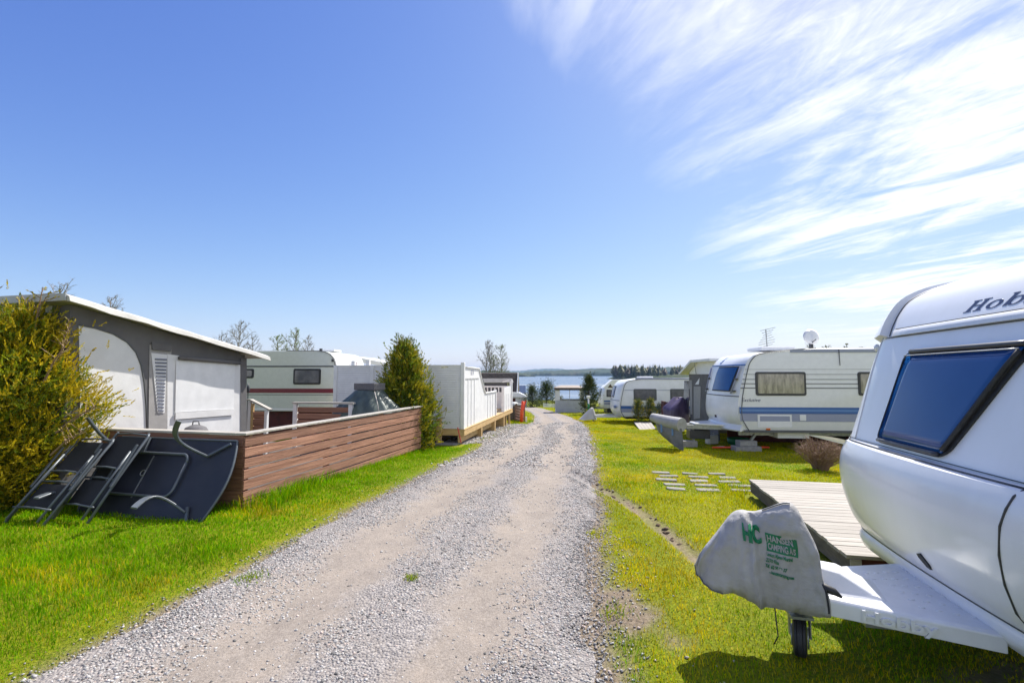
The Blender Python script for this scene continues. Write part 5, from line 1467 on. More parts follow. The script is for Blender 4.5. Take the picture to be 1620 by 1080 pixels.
# moulding strip
mb = MB(); rings = []
for k in range(25):
    s = .15 + .80 * k / 24; f = min(1, k / 2 + .15)
    a, b_ = s1z(s, 1.925), s1z(s, 1.985)
    o_ = .020 * f
    rings.append([s1z(s, 1.928, -.004), s1z(s, 1.932, o_), s1z(s, 1.955, o_ * 1.25), s1z(s, 1.980, o_), s1z(s, 1.984, -.004)])
mb.loft(rings); mb.build('moulding_strip', M['gel2'], n1_, auto=50)
curve('moulding_line', [s1z(s, 1.924, .002) for s in np.linspace(.12, .95, 24)], .004, M['dkgrey'])
curve('moulding_line', [s1z(s, 1.987, .004) for s in np.linspace(.16, .95, 24)], .003, M['dkgrey'])
# swept trims at both upper corners
i0_, i1_ = iz(1.935), len(PFs) - 2
for sg_ in (0, 1):
    mb = MB(); rings = []
    idx_ = [i for i in range(i0_, i1_) if PFs[i].x < 1.75]
    for j, i in enumerate(idx_):
        f = j / (len(idx_) - 1); w_ = .115 * (1 - f) ** .6 + .012; th = .055 * (1 - f ** 3) + .004
        a0 = .004; a1 = a0 + w_
        def S(s, o): return s1(i, s if not sg_ else 1 - s, o)
        rings.append([S(a0, -.01), S(a0, th * .75), S(a0 + w_ * .35, th), S(a1 - .012, th * .85), S(a1, -.006)])
    mb.loft(rings); mb.build('swept_trim', M['gel2'], n1_, auto=45)
    mb = MB(); pts = []
    for j, i in enumerate(idx_):
        f = j / (len(idx_) - 1); pts.append(s1(i, (.004 + .115 * (1 - f) ** .6 + .022) if not sg_ else 1 - (.004 + .115 * (1 - f) ** .6 + .022), .001))
    mb.tube(pts, .006, 5); mb.build('trim_groove', M['dkgrey'], n1_, smooth=True)
# front window
def world_s(Y, z):
    best = None
    for k in range(400):
        s = k / 399; p = s1z(s, z)
        wy = C1[1] + p.x * math.sin(TH) + p.y * math.cos(TH)
        if best is None or abs(wy - Y) < best[0]: best = (abs(wy - Y), s)
    return best[1]
zb1, zt1 = 1.215, 1.785
sb0, sb1_ = world_s(3.30, zb1), world_s(2.66, zb1); st0, st1 = world_s(3.22, zt1), world_s(2.30, zt1)
def win(e, out, r=.11):
    pts = []
    for u, v in rounded(1 + 2 * e, 1 + 2 * e, r, 5, .5, .5):
        s = (sb0 * (1 - u) + sb1_ * u) * (1 - v) + (st0 * (1 - u) + st1 * u) * v
        z = zb1 + (zt1 - zb1) * v
        # sagitta so the ring stays on the skin
        pts.append(s1z(s, z, out))
    return pts
def ringed(name, a, b, mat, parent, cap=True, **kw):
    mb = MB(); mb.loft([a, b], True, False)
    if cap:
        n = len(b); c = sum(b, Vector()) / n
        mb.v.append(tuple(c)); mb.f += [(n + k, n + (k + 1) % n, 2 * n) for k in range(n)]
    return mb.build(name, mat, parent, **kw)
wn_ = ringed('window', win(.05, -.01), win(.05, .014), M['rubber'], n1_)
wp_ = ringed('pane_rim', win(.015, .006), win(.012, .026), M['dark'], wn_, False)
# glazed pane as a curved sheet
mb = MB(); rings = []
for j in range(9):
    v = j / 8; row = []
    for i in range(13):
        u = i / 12; s = (sb0 * (1 - u) + sb1_ * u) * (1 - v) + (st0 * (1 - u) + st1 * u) * v
        row.append(s1z(s, zb1 + (zt1 - zb1) * v, .022 + .012 * math.sin(math.pi * u) * math.sin(math.pi * v)))
    rings.append(row)
mb.loft(rings, False, False); pane = mb.build('pane', M['glass'], wn_, smooth=True)
sd = pane.modifiers.new('thickness', 'SOLIDIFY'); sd.thickness = .006; sd.offset = -1
def edge_strip(name, u0, v0, u1, v1, wd, out, mat):
    mb = MB(); pts = []
    for k in range(15):
        f = k / 14; u = u0 + (u1 - u0) * f; v = v0 + (v1 - v0) * f
        s = (sb0 * (1 - u) + sb1_ * u) * (1 - v) + (st0 * (1 - u) + st1 * u) * v
        pts.append(s1z(s, zb1 + (zt1 - zb1) * v, out))
    mb.tube(pts, wd, 6); return mb.build(name, mat, wn_, smooth=True)
edge_strip('hinge_rail', .03, 1.03, 1.02, 1.03, .016, .022, M['dark'])
edge_strip('hinge_highlight', -.0, .985, 1.0, .985, .004, .036, M['galv'])  # thin bright strip modelled as a highlight along the hinge
edge_strip('lower_rail', .02, -.02, .98, -.02, .014, .022, M['dark'])
edge_strip('side_rail', 1.0, .03, 1.0, .97, .014, .026, M['rubber'])
# marker lamp and vent
p = s1z(.06, 1.86, .008); o = MB().lathe([(.030, 0), (.028, .012), (.015, .022), (.001, .024)], 14, Matrix.Translation(p) @ Matrix.Rotation(R(-90), 4, 'Y')).build('marker_lamp', M['gel2'], n1_, smooth=True)
mb = MB(); pts = [(-.5, .35), (-.1, .5), (.5, -.1), (.45, -.45), (.1, -.4), (-.45, .1)]
mb.prism(pts, lambda u, v, w: s1z(.53 + u * .032, .61 + v * .075, w), -.004, .010); mb.build('gas_vent', M['rubber'], n1_)
# lettering on the front cap: slab serif strokes bent onto the skin
def letters():
    out = []
    def q(*p): out.append(list(p))
    def ring(cx, cy, rx, ry, t, n=18):
        for k in range(n):
            a, b = 2 * math.pi * k / n, 2 * math.pi * (k + 1) / n
            def w(a_): return t * (.55 + .45 * abs(math.cos(a_ - .3)))
            q((cx + rx * math.cos(a), cy + ry * math.sin(a)), (cx + rx * math.cos(b), cy + ry * math.sin(b)),
              (cx + (rx - w(b)) * math.cos(b), cy + (ry - w(b) * .7) * math.sin(b)), (cx + (rx - w(a)) * math.cos(a), cy + (ry - w(a) * .7) * math.sin(a)))
    def bx(x0, y0, x1, y1): q((x0, y0), (x1, y0), (x1, y1), (x0, y1))
    x = 0
    for sx in (.10, .62): bx(x + sx, 0, x + sx + .20, 1); bx(x + sx - .10, 0, x + sx + .30, .07); bx(x + sx - .10, .93, x + sx + .30, 1)
    bx(x + .30, .46, x + .62, .55)
    ring(1.42, .34, .36, .36, .17)
    for bx0 in (1.98, 2.88):
        bx(bx0, 0, bx0 + .18, 1.04); bx(bx0 - .10, .97, bx0 + .18, 1.04); ring(bx0 + .42, .34, .34, .36, .16)
    q((3.74, .70), (3.96, .70), (4.20, .0), (4.08, -.02)); q((4.34, .70), (4.46, .70), (4.12, -.34), (3.98, -.30)); bx(3.66, .63, 4.04, .70); bx(4.22, .63, 4.54, .70); bx(3.86, -.36, 4.10, -.27)
    return out
s_h = world_s(2.86, 2.03)
def put_letters(name, s0, z0, cw_, chh, mat, shear, parent, out=.005):
    mb = MB()
    for poly in letters():
        # subdivide along x so the strokes follow the skin
        n = len(poly)
        P_ = [((x + shear * y) * cw_, y * chh) for x, y in poly]
        f = lambda x, y, o: s1z(s0 + x / W1, z0 + y, o)
        mb.loft([[f(x, y, -.003) for x, y in P_], [f(x, y, out) for x, y in P_]])
    return mb.build(name, mat, parent)
put_letters('lettering', s_h, 2.022, .150, .066, M['navy'], .30, n1_, .002)
# wheel, underside and drawbar frame
for y in (-.1, -W1 + .32):
    wh = MB().lathe([(.12, -.1), (.28, -.1), (.32, -.07), (.32, .07), (.28, .1), (.12, .1)], 28, Matrix.Translation((3.1, y - .1, .32)) @ Matrix.Rotation(R(90), 4, 'X')).build('wheel', M['rubber'], n1_, smooth=True)
YC = -1.20
for sg_ in (-1, 1):
    MB().bar((-.72, YC + sg_ * .07, .345), (1.6, YC + sg_ * .62, .335), .06, .09).build('drawbar_arm', M['galv'], n1_)
MB().bar((-.35, YC, .22), (3.2, YC, .22), .05, .05).build('brake_rod', M['galv'], n1_)
MB().box(.5, 5.6, -W1 + .25, -.25, .30, .358).build('underfloor', M['dark'], n1_)
# drawbar cover plate with treads and raised box
ztp, zbt = .415, .325
pl = [(-.68, YC + .17), (-.64, YC + .20), (.06, YC + .45), (.06, YC - .45), (-.64, YC - .215), (-.68, YC - .20)]
mb = MB(); mb.loft([[Vector((u, v, zbt)) for u, v in pl], [Vector((u, v, ztp - .012)) for u, v in pl], [Vector((u + .006, YC + (v - YC) * .95, ztp)) for u, v in pl]])
dc = mb.build('drawbar_cover', M['gel2'], n1_, bevel=.006, seg=2)
mb = MB(); bx0 = [(-.675, YC - .16), (-.30, YC - .20), (-.24, YC + .10), (-.675, YC + .12)]
mb.loft([[Vector((u, v, ztp - .004)) for u, v in bx0], [Vector((-.67, YC - .115, ztp + .03)), Vector((-.36, YC - .17, ztp + .02)), Vector((-.30, YC + .09, ztp + .02)), Vector((-.67, YC + .10, ztp + .03))], [Vector((-.66, YC - .05, ztp + .125)), Vector((-.50, YC - .09, ztp + .10)), Vector((-.46, YC + .06, ztp + .10)), Vector((-.66, YC + .06, ztp + .125))]])
mb.build('brake_lever_housing', M['gel2'], dc, bevel=.010, seg=2)
MB().box(-.72, -.56, YC + .14, YC + .26, ztp - .03, ztp + .12).build('gas_lid', M['gel2'], dc, bevel=.01)
st_ = MB()
for i in range(6):
    for j in range(6):
        x = -.30 + i * .065; hw = .24 + (x + .3) * .35
        if x < -.2 and j < 4: continue
        y = YC - hw + .06 + j * (2 * hw - .12) / 5
        st_.lathe([(.0115, ztp - .001), (.010, ztp + .0035), (.004, ztp + .005), (.0005, ztp + .0052)], 8, Matrix.Translation((x, y, 0)) @ Matrix.Scale(1.5, 4, Vector((1, 0, 0))))
st_.build('tread_studs', M['gel2'], dc, smooth=True, kind='stuff')
a_ = Vector((-.64, YC - .215, 0)); b_ = Vector((.06, YC - .45, 0)); dr_ = (b_ - a_).normalized(); nr_ = Vector((dr_.y, -dr_.x, 0))
me = text_mesh('embossed_lettering', 'Hobby', .085, M['gel2'], extrude=.008, bold=.002, sx=1.35)
for v in me.vertices: v.co = a_ + dr_ * (.17 + v.co.x) + nr_ * (.003 + v.co.z) + Vector((0, 0, zbt + .018 + v.co.y * .9))
link('embossed_lettering', me, None, dc)
h_ = MB(); h_.tube([(-.66, YC - .13, ztp + .05), (-.63, YC - .20, ztp + .055), (-.58, YC - .22, ztp + .04), (-.55, YC - .235, ztp + .02)], [.018, .024, .02, .006], 8); h_.build('catch_handle', M['rubber'], dc, smooth=True)
# jockey wheel under the cover
def w1(x, y, z): 
    e = Vector((math.cos(TH), math.sin(TH), 0)); n = Vector((-math.sin(TH), math.cos(TH), 0)); return Vector((C1[0], C1[1], 0)) + e * x + n * y + Vector((0, 0, z))
jx, jy = -.70, YC - .03; jz = g(*w1(jx, jy, 0).xy)
MB().tube([(jx, jy, .62), (jx, jy, jz + .20)], .027, 10).build('jockey_post', M['galv'], n1_, smooth=True)
Mj = Matrix.Translation((jx, jy, jz + .108)) @ Matrix.Rotation(R(-19), 4, 'Z') @ Matrix.Rotation(R(90), 4, 'Y')
jw = MB().lathe([(.03, -.036), (.085, -.036), (.105, -.028), (.108, -.017), (.104, -.015), (.108, -.012), (.108, .012), (.104, .015), (.108, .017), (.105, .028), (.085, .036), (.03, .036)], 30, Mj).build('jockey_wheel', M['rubber'], n1_, auto=25)
for sg_ in (-1, 1):
    MB().lathe([(.0, .037 * sg_), (.06, .037 * sg_), (.055, .046 * sg_), (0, .048 * sg_)], 16, Mj).build('hub', M['galv'], jw, smooth=True)
    q0 = Mj @ Vector((0, 0, .052 * sg_)); MB().bar(q0, (q0.x, q0.y, jz + .235), .03, .006).build('fork', M['galv'], jw)
MB().box(jx - .06, jx + .06, jy - .055, jy + .055, jz + .225, jz + .24).build('fork_top', M['galv'], jw)
mb = MB(); pts = [w1(-1.05, YC - .12, .36), w1(-1.0, YC - .16, .25), w1(-.85, YC - .14, .20), w1(-.75, YC - .1, .27)]
e0_ = w1(0, 0, 0); inv = n1_.matrix_basis if False else None
def loc1(p): 
    d = p - Vector((C1[0], C1[1], 0)); return Vector((d.x * math.cos(TH) + d.y * math.sin(TH), -d.x * math.sin(TH) + d.y * math.cos(TH), d.z))
MB().tube([Vector((-.86, YC - .12, .34)), Vector((-.85, YC - .14, .15)), Vector((-.87, YC - .13, .10))], .0035, 6).build('cable', M['rubber'], n1_, smooth=True)

# grey vinyl cover over the coupling, with its print
D0 = Vector((1.15, 3.05, 0)); D1 = Vector((1.76, 2.74, 0)); dd = (D1 - D0).normalized(); dn = Vector((-dd.y, dd.x, 0))   # dn points away from the camera
cvr = thing('drawbar_cover', 'grey vinyl cover with green printing over the drawbar of the near caravan', 'cover', (D0.x - dn.x * .055, D0.y - dn.y * .055, 0), math.atan2(dd.y, dd.x))
TOPL = [(-.005, .43), (.012, .50), (.05, .575), (.10, .645), (.16, .72), (.215, .785), (.245, .81), (.28, .813), (.34, .812), (.40, .84), (.46, .875), (.505, .895), (.54, .887), (.58, .835), (.61, .77), (.635, .70), (.66, .60), (.680, .49), (.690, .40)]
HEM = [(-.005, .40), (.03, .358), (.08, .342), (.14, .335), (.22, .345), (.30, .335), (.335, .318), (.42, .322), (.50, .316), (.58, .312), (.64, .303), (.69, .318)]
dl = np.linspace(-.005, .69, 70)
topz = np.interp(dl, [p_[0] for p_ in TOPL], [p_[1] for p_ in TOPL]); hemz = np.interp(dl, [p_[0] for p_ in HEM], [p_[1] for p_ in HEM])
topz = np.convolve(np.pad(topz, 2, 'edge'), np.ones(5) / 5, 'valid')
NV = 34
def cov(d, v):
    """v: 0 near hem, .5 ridge, 1 far hem"""
    zt_ = float(np.interp(d, dl, topz)); zh = float(np.interp(d, dl, hemz))
    u = 1 - abs(2 * v - 1)               # 0 hem, 1 ridge
    dep = .28 * min(1, max(.12, math.sin(math.pi * min(.5, (d + .02) / .5)) )) * (1 if d < .55 else max(.35, 1 - (d - .55) * 3.2))
    sh = (u ** 2.6) * .42                # near face stays steep, then rolls over to the ridge
    y = dep * (sh if v <= .5 else 1 - (u ** 3) * .55) + .06 * (1 - min(1, (d + .02) / .3))
    z = zh + (zt_ - zh) * math.sin(u * math.pi / 2) ** .85
    # folds: a sharp one falling from the left shoulder, shallow ones elsewhere
    f1 = math.exp(-((d - (.275 + .075 * (1 - u))) / .016) ** 2) * .045 * (1 - u * .5)
    f2 = .006 * math.sin(d * 34 + z * 9) * (1 - u * .7) + .005 * math.sin(z * 27 - d * 15) + .013 * math.sin(d * 11 + 2 + z * 6) + .020 * (fbm(d * 7 + 3, z * 5, 1.3, 88, 3) - .5)
    f3 = math.exp(-((d - (.50 + .10 * (z - .70))) / .05) ** 2 - ((z - .755) / .022) ** 2) * .035
    f4 = .014 * math.exp(-((z - .52 - .25 * (d - .4)) / .03) ** 2) * (1 if d > .33 else .2)
    f2 += .003 * math.sin(d * 80 + z * 22) * (1 - u) + .005 * math.sin(z * 70 + d * 40) * math.exp(-((d - .62) / .07) ** 2)
    def ridge(a_, b_, sc, sd): return 1 - abs(2 * float(fbm(a_, b_, sc, sd, 2)) - 1)
    ca_ = math.atan2(zt_ + .05 - z, d - .24)                       # creases pulled down from the left shoulder
    f2 += .022 * (ridge(ca_ * 2.6 + 4, d * 1.5, 1.6, 93) ** 3 - .5) + .012 * (ridge(d * 9 + z * 5, z * 11 - d * 4, 1.0, 94) ** 4 - .4)
    k = 1 if v <= .5 else -.5
    return Vector((d + .006 * math.sin(z * 22), y - (f1 + f2 + f3 - f4) * k * min(1, (1 - u) * 6 + .25), z + .003 * math.sin(d * 41) * (1 - u)))
mb = MB(); rings = [[cov(float(d), j / NV) for j in range(NV + 1)] for d in dl]
mb.loft(rings, False, False)
cvo = mb.build('vinyl_cover', M['cover'], cvr, smooth=True)
sd = cvo.modifiers.new('thickness', 'SOLIDIFY'); sd.thickness = .003
MB().tube([cov(float(d), 0) + Vector((0, -.002, 0)) for d in dl[:16]], .004, 5).build('hem_piping', M['dkgrey'], cvr)
MB().tube([cov(-.004, j / NV) + Vector((-.002, 0, 0)) for j in range(0, NV + 1, 2)], .004, 5).build('hem_piping', M['dkgrey'], cvr)
MB().tube([cov(.675 + .0 * j, j / NV / 2.2 + .03) + Vector((.004, -.003, 0)) for j in range(0, 20, 2)], .005, 5).build('drawstring', M['rubber'], cvr)
MB().tube([cov(float(d), .46) + Vector((0, 0, .006)) for d in np.linspace(.38, .52, 10)], .004, 5).build('top_seam', M['dkgrey'], cvr)
GD = np.linspace(-.005, .69, 80); GV = np.linspace(0, .5, 60)
GP = np.array([[tuple(cov(float(d), float(v))) for v in GV] for d in GD])
def cov_fast(d, z):
    k_ = min(max((d - GD[0]) / (GD[1] - GD[0]), 0), len(GD) - 1.001); i_ = int(k_); f_ = k_ - i_
    row = GP[i_] * (1 - f_) + GP[i_ + 1] * f_
    zz = np.maximum.accumulate(row[:, 2])
    return Vector((float(np.interp(z, zz, row[:, 0])), float(np.interp(z, zz, row[:, 1])), z))
def on_cover(d, z, out):
    p = cov_fast(d, z); q1_ = cov_fast(d + .008, z); q2_ = cov_fast(d, z + .008)
    n = (q1_ - p).cross(q2_ - p).normalized()
    if n.y > 0: n = -n
    return p + n * out
def print_text(name, s, size, d0, z0, slope, mat, bold=0, sx=1, out=.0055):
    me = text_mesh(name, s, size, mat, extrude=.0008, bold=bold, sx=sx)
    bm = bmesh.new(); bm.from_mesh(me)
    bmesh.ops.subdivide_edges(bm, edges=[e for e in bm.edges if e.calc_length() > .02], cuts=2); bm.to_mesh(me); bm.free()
    for v in me.vertices:
        d = d0 + v.co.x; v.co = on_cover(d, z0 + v.co.y + slope * v.co.x, out + v.co.z)
    return link(name, me, None, cvr)
print_text('printed_letters', 'HC', .118, .268, .676, -.12, M['green'], .006, .56)
mb = MB(); rings = []
for k in range(15):
    d = .388 + .158 * k / 14; rings.append([on_cover(d, .628 - .12 * (d - .388) + .098 * j / 6, .003) for j in range(7)])
mb.loft(rings, False, False); mb.build('printed_panel', M['green'], cvr, smooth=True)
print_text('printed_letters', 'HANSEN', .046, .393, .682, -.12, M['cover'], .0012, .74, .006)
print_text('printed_letters', 'CAMPING A/S', .046, .393, .638, -.12, M['cover'], .0012, .50, .006)
for i, s in enumerate(('Lenken, Mjøsen Mortrud', '2270 Flisa', 'Tlf. 62 95 50 57', 'www.hansencamping.com')):
    print_text('printed_letters', s, .027, .388, .602 - i * .031, -.12, M['green'], .0006, (.48, .62, .62, .50)[i], .0055)

# ------------------------------------------------------------------ timber platform beside it
PO = Vector((2.70, 3.93)); PR = R(-12)
dkp = thing('timber_platform', 'low weathered grey plank platform beside the near white caravan', 'platform', (PO.x, PO.y, 0), PR)
pw = .118; npl = 24; zp = .20
pm_ = MB().box(0, 5.2, 0, pw - .011, -.028, 0).mesh('plank'); pm_.materials.append(M['greydeck'])
for i in range(npl):
    o = link('plank', pm_, None, dkp); o.location = (random.uniform(-.012, .006), i * pw, zp + random.uniform(-.0015, .002)); o.rotation_euler = (0, 0, R(random.uniform(-.07, .07)))
L2_ = npl * pw
for y0, y1 in ((.01, .93), (.935, 1.88), (1.885, L2_ - .01)):
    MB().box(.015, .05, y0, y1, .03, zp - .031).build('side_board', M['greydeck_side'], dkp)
MB().box(.052, 5.1, .012, .05, .02, zp - .031).build('front_board', M['darkred'], dkp)
MB().box(.02, .10, -.006, .008, -.05, zp - .03).build('corner_post', M['greydeck'], dkp)
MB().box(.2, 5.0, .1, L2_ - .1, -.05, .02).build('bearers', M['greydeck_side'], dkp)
# paving stones in the lawn
pvo = Vector((2.36, 7.02)); pvr = R(-9)
pv = thing('stepping_stones', 'scattered pale paving stones sunk in the lawn before the platform', 'paving stones', (pvo.x, pvo.y, g(pvo.x, pvo.y)), pvr)
cells = [(0, 0), (1, 0), (2, 0), (0, 1), (1, 1), (2, 1), (3, 1), (0, 2), (1, 2), (2, 2), (3, 2), (0, 3), (1, 3), (2, 3), (0, 4), (1, 4), (2, 4)]
for i, j in cells:
    x = .0 + i * .47 + (j % 2) * .05 + random.uniform(-.03, .03); y = .02 + j * .31 + i * .02
    wx, wy = pvo.x + x * math.cos(pvr) - y * math.sin(pvr), pvo.y + x * math.sin(pvr) + y * math.cos(pvr)
    w_ = random.uniform(.26, .33); h_ = random.uniform(.11, .16); n = 14
    pl_ = [(w_ / 2 * math.copysign(min(1, abs(1.4 * math.cos(a))), math.cos(a)) * random.uniform(.93, 1.03), h_ / 2 * math.copysign(min(1, abs(1.4 * math.sin(a))), math.sin(a)) * random.uniform(.9, 1.05)) for a in np.linspace(.2, 6.48, n, endpoint=False)]
    mb = MB(); mb.prism(pl_, lambda u, v, w: (u, v, w), -.04, .018 + .008 * random.random()); o = mb.build('paving_stone', M['slab'], pv, bevel=.008)
    o.location = (x, y, g(wx, wy) - g(pvo.x, pvo.y)); o.rotation_euler = (R(random.uniform(-2, 2)), R(random.uniform(-2, 2)), R(random.uniform(-9, 9)))

# ------------------------------------------------------------------ plants
def leaves(name, P, D, Ln, Wd, col, mat, parent, seed):
    r = np.random.default_rng(seed); n = len(P)
    D = D / np.linalg.norm(D, axis=1)[:, None]
    t = r.normal(size=(n, 3)); s = np.cross(D, t); s /= np.linalg.norm(s, axis=1)[:, None] + 1e-9
    L_ = Ln[:, None]; W_ = Wd[:, None]
    V = np.stack([P, P + D * L_ * .55 + s * W_, P + D * L_, P + D * L_ * .55 - s * W_], 1).reshape(-1, 3)
    me = np_mesh(name, V, np.arange(n * 4), np.full(n, 4), np.repeat(col, 4, 0))
    return link(name, me, mat, parent)
def conifer(t, h, rad, nspray, cols, seed, leafL=.09, lean=(0, 0), tiers=None, base=.05, gold=0, k=9, irregular=.35, frond=2.4, slim=.17, per=34, goldc=(.56, .43, .012), csc=1.0):
    """upright scale-leaved conifer: fronds of small leaflets on rising branchlets"""
    r = np.random.default_rng(seed)
    def prof_at(f): return (np.sin(np.pi * np.clip(f * .80 + .20, 0, 1)) ** .8) if tiers is None else np.interp(f, [q[0] for q in tiers], [q[1] for q in tiers])
    ncl = max(24, int(nspray / per))
    fc = r.random(ncl) ** .85; ac = r.random(ncl) * 6.283
    inner = r.random(ncl) < .30
    lobc = 1 + irregular * (vnoise(ac * 1.6, fc * 7, 1, seed) - .5) * 2
    rc = rad * prof_at(fc) * lobc * np.where(inner, .25 + .45 * r.random(ncl), .82 + .22 * r.random(ncl))
    cc_ = np.stack([rc * np.cos(ac) + lean[0] * fc, rc * np.sin(ac) + lean[1] * fc, base + fc * (h - base) * .96], -1)
    csz = csc * rad * (.10 + .11 * r.random(ncl))
    outc = np.stack([np.cos(ac), np.sin(ac), np.zeros(ncl)], -1)
    cdir = outc * (.85 - .45 * fc[:, None]) + np.array([0, 0, 1.0]) * (.35 + .75 * fc[:, None]) + r.normal(size=(ncl, 3)) * .22
    cdir /= np.linalg.norm(cdir, axis=1)[:, None]
    k_ = r.integers(0, ncl, nspray)
    f = fc[k_]
    c = cc_[k_] + r.normal(size=(nspray, 3)) * csz[k_][:, None] * np.array([.9, .9, .55]) + cdir[k_] * (csz[k_] * r.normal(size=nspray))[:, None]
    c[:, 2] = np.maximum(c[:, 2], .02)
    d0 = cdir[k_] + r.normal(size=(nspray, 3)) * .33
    d0 /= np.linalg.norm(d0, axis=1)[:, None]
    ctone = .75 + .5 * r.random(ncl); cgold = r.random(ncl) < gold
    fl = leafL * frond * (.7 + .7 * r.random(nspray))
    side = np.cross(d0, r.normal(size=(nspray, 3))); side /= np.linalg.norm(side, axis=1)[:, None]
    j = np.arange(k); tpos = (j // 2 + .3) / (k / 2 + .2); sg = np.where(j % 2 == 0, 1, -1)
    P = c[:, None] + d0[:, None] * (fl[:, None] * tpos[None])[..., None]
    D = d0[:, None] * .8 + side[:, None] * (sg * .65 * (1.1 - tpos))[None, :, None] + r.normal(size=(nspray, k, 3)) * .12
    n = nspray * k
    P = P.reshape(-1, 3); D = D.reshape(-1, 3)
    cbase = np.array(cols)[r.choice(len(cols), ncl)]
    cc = cbase[k_] * ctone[k_][:, None] * (.75 + .5 * r.random((nspray, 1)))
    if gold:
        tipp = (np.einsum('ij,ij->i', c - cc_[k_], cdir[k_]) > -.2 * csz[k_]) & cgold[k_] & ~inner[k_]
        cc = np.where(tipp[:, None], np.array(goldc) * (.7 + .6 * r.random((nspray, 1))), cc)
    cc = np.repeat(cc, k, 0) * (.85 + .3 * r.random((n, 1)))
    Ln = leafL * (.7 + .7 * r.random(n)); Wd = Ln * slim * (.8 + .6 * r.random(n))
    leaves('foliage', P, D, Ln, Wd, cc, M['leaf'], t, seed)
    mb = MB(); mb.tube([(0, 0, -.1), (lean[0] * .4, lean[1] * .4, h * .45), (lean[0], lean[1], h * .96)], [.03 + h * .018, .02 + h * .01, .005], 7); mb.build('trunk', M['bark'], t, smooth=True)
    rd = random.Random(seed); br = MB()
    for i in range(int(16 + h * 9)):
        f_ = rd.uniform(.06, .9); a = rd.uniform(0, 6.283)
        L_ = rad * float(np.interp(f_, np.linspace(0, 1, 12), (np.sin(np.pi * np.clip(np.linspace(0, 1, 12) * .8 + .2, 0, 1)) ** .8) if tiers is None else np.interp(np.linspace(0, 1, 12), [p[0] for p in tiers], [p[1] for p in tiers]))) * rd.uniform(.6, 1.0)
        z = base + f_ * h * .9; x0, y0 = lean[0] * f_, lean[1] * f_
        br.tube([(x0, y0, z - .1), (x0 + L_ * .5 * math.cos(a), y0 + L_ * .5 * math.sin(a), z + L_ * .12), (x0 + L_ * math.cos(a), y0 + L_ * math.sin(a), z + L_ * .45)], [.012, .008, .003], 4, False)
    br.build('branches', M['bark'], t, smooth=True)
GRN = [(.05, .085, .018), (.07, .11, .02), (.10, .13, .022)]
YEL = [(.42, .38, .006), (.50, .42, .008), (.26, .29, .008), (.13, .19, .008), (.17, .22, .010)]
# big golden conifer at the left edge, several stems
gx, gy = -6.32, 6.0
yb_ = thing('golden_conifer', 'big golden yellow conifer bush at the left edge beside the folded chairs', 'conifer', (gx, gy, g(gx, gy)))
conifer(yb_, 2.38, .70, 17500, YEL, 71, .027, (.05, .05), tiers=[(0, .28), (.11, .40), (.27, .68), (.44, .98), (.55, 1.0), (.72, .78), (.88, .52), (.96, .30), (1, .08)], k=18, gold=.55, irregular=.34, base=.05, frond=4.0, slim=.18, per=26)
# loose whips poking out of it
tw = MB(); rd = random.Random(8); LP, LD = [], []
for sx_, sy_, h0_, tx, tz in ((.25, 0, 1.9, .42, 2.75), (-.15, 0, 2.0, -.28, 2.68), (.6, -.2, 1.55, .98, 2.06), (.8, -.2, .95, 1.36, 1.28), (.85, -.3, .7, 1.32, 1.0), (.05, .1, 2.1, .12, 2.62), (.5, .1, 1.8, .70, 2.30)):
    a = Vector((sx_, sy_, h0_)); b_ = Vector((tx, sy_ - .1, tz))
    tw.tube([a, a.lerp(b_, .5) + Vector((-.02, 0, .02)), b_], [.013, .010, .005], 5, False)
    for i in range(10):
        p_ = a.lerp(b_, .45 + .055 * i); d_ = Vector((rd.uniform(-.5, .5), rd.uniform(-.5, .5), rd.uniform(.1, .6))).normalized() * rd.uniform(.08, .2)
        tw.tube([p_, p_ + d_], [.006, .003], 3, False)
        for q in range(5): LP.append(tuple(p_ + d_ * (.3 + .16 * q))); LD.append((d_.x + rd.uniform(-.1, .1), d_.y + rd.uniform(-.1, .1), d_.z + rd.uniform(-.05, .1)))
tw.build('bare_whips', M['twig'], yb_, smooth=True)
nL = len(LP); leaves('sparse_fronds', np.array(LP), np.array(LD), np.full(nL, .05), np.full(nL, .009), np.tile([[.30, .24, .02]], (nL, 1)) * (.6 + .8 * rng.random((nL, 1))), M['leaf'], yb_, 5)
# conifer between the fence and the white screen
c_ = at(648, 700, 11.6)
cm = thing('conifer', 'bushy green conifer with golden tips at the far end of the brown fence', 'conifer', (c_.x, c_.y, g(c_.x, c_.y)))
conifer(cm, 2.50, .66, 7000, [(.11, .17, .010), (.17, .22, .010), (.28, .27, .010)], 72, .042, (-.16, 0), tiers=[(0, .60), (.1, .86), (.25, .98), (.4, .84), (.6, .66), (.76, .44), (.9, .22), (1, .04)], gold=.45, k=12, irregular=.3, base=.02, frond=3.2, slim=.18, goldc=(.36, .31, .012), per=14)
tw = MB(); LP, LD = [], []
for i in range(110):
    a = rd.uniform(0, 6.28); f_ = rd.uniform(.62, 1.0); L_ = rd.uniform(.15, .36)
    p_ = Vector((-.22 * f_, 0, 2.6 * f_)); d_ = Vector((math.cos(a) * .8, math.sin(a) * .8, rd.uniform(.3, .8))).normalized()
    tw.tube([p_, p_ + d_ * L_ * .6, p_ + d_ * L_ + Vector((0, 0, .05))], [.006, .004, .0015], 3, False)
    for q in range(4): LP.append(tuple(p_ + d_ * L_ * (.5 + .15 * q))); LD.append((rd.uniform(-1, 1), rd.uniform(-1, 1), rd.uniform(.2, 1)))
tw.build('bare_whips', M['twig'], cm, smooth=True)
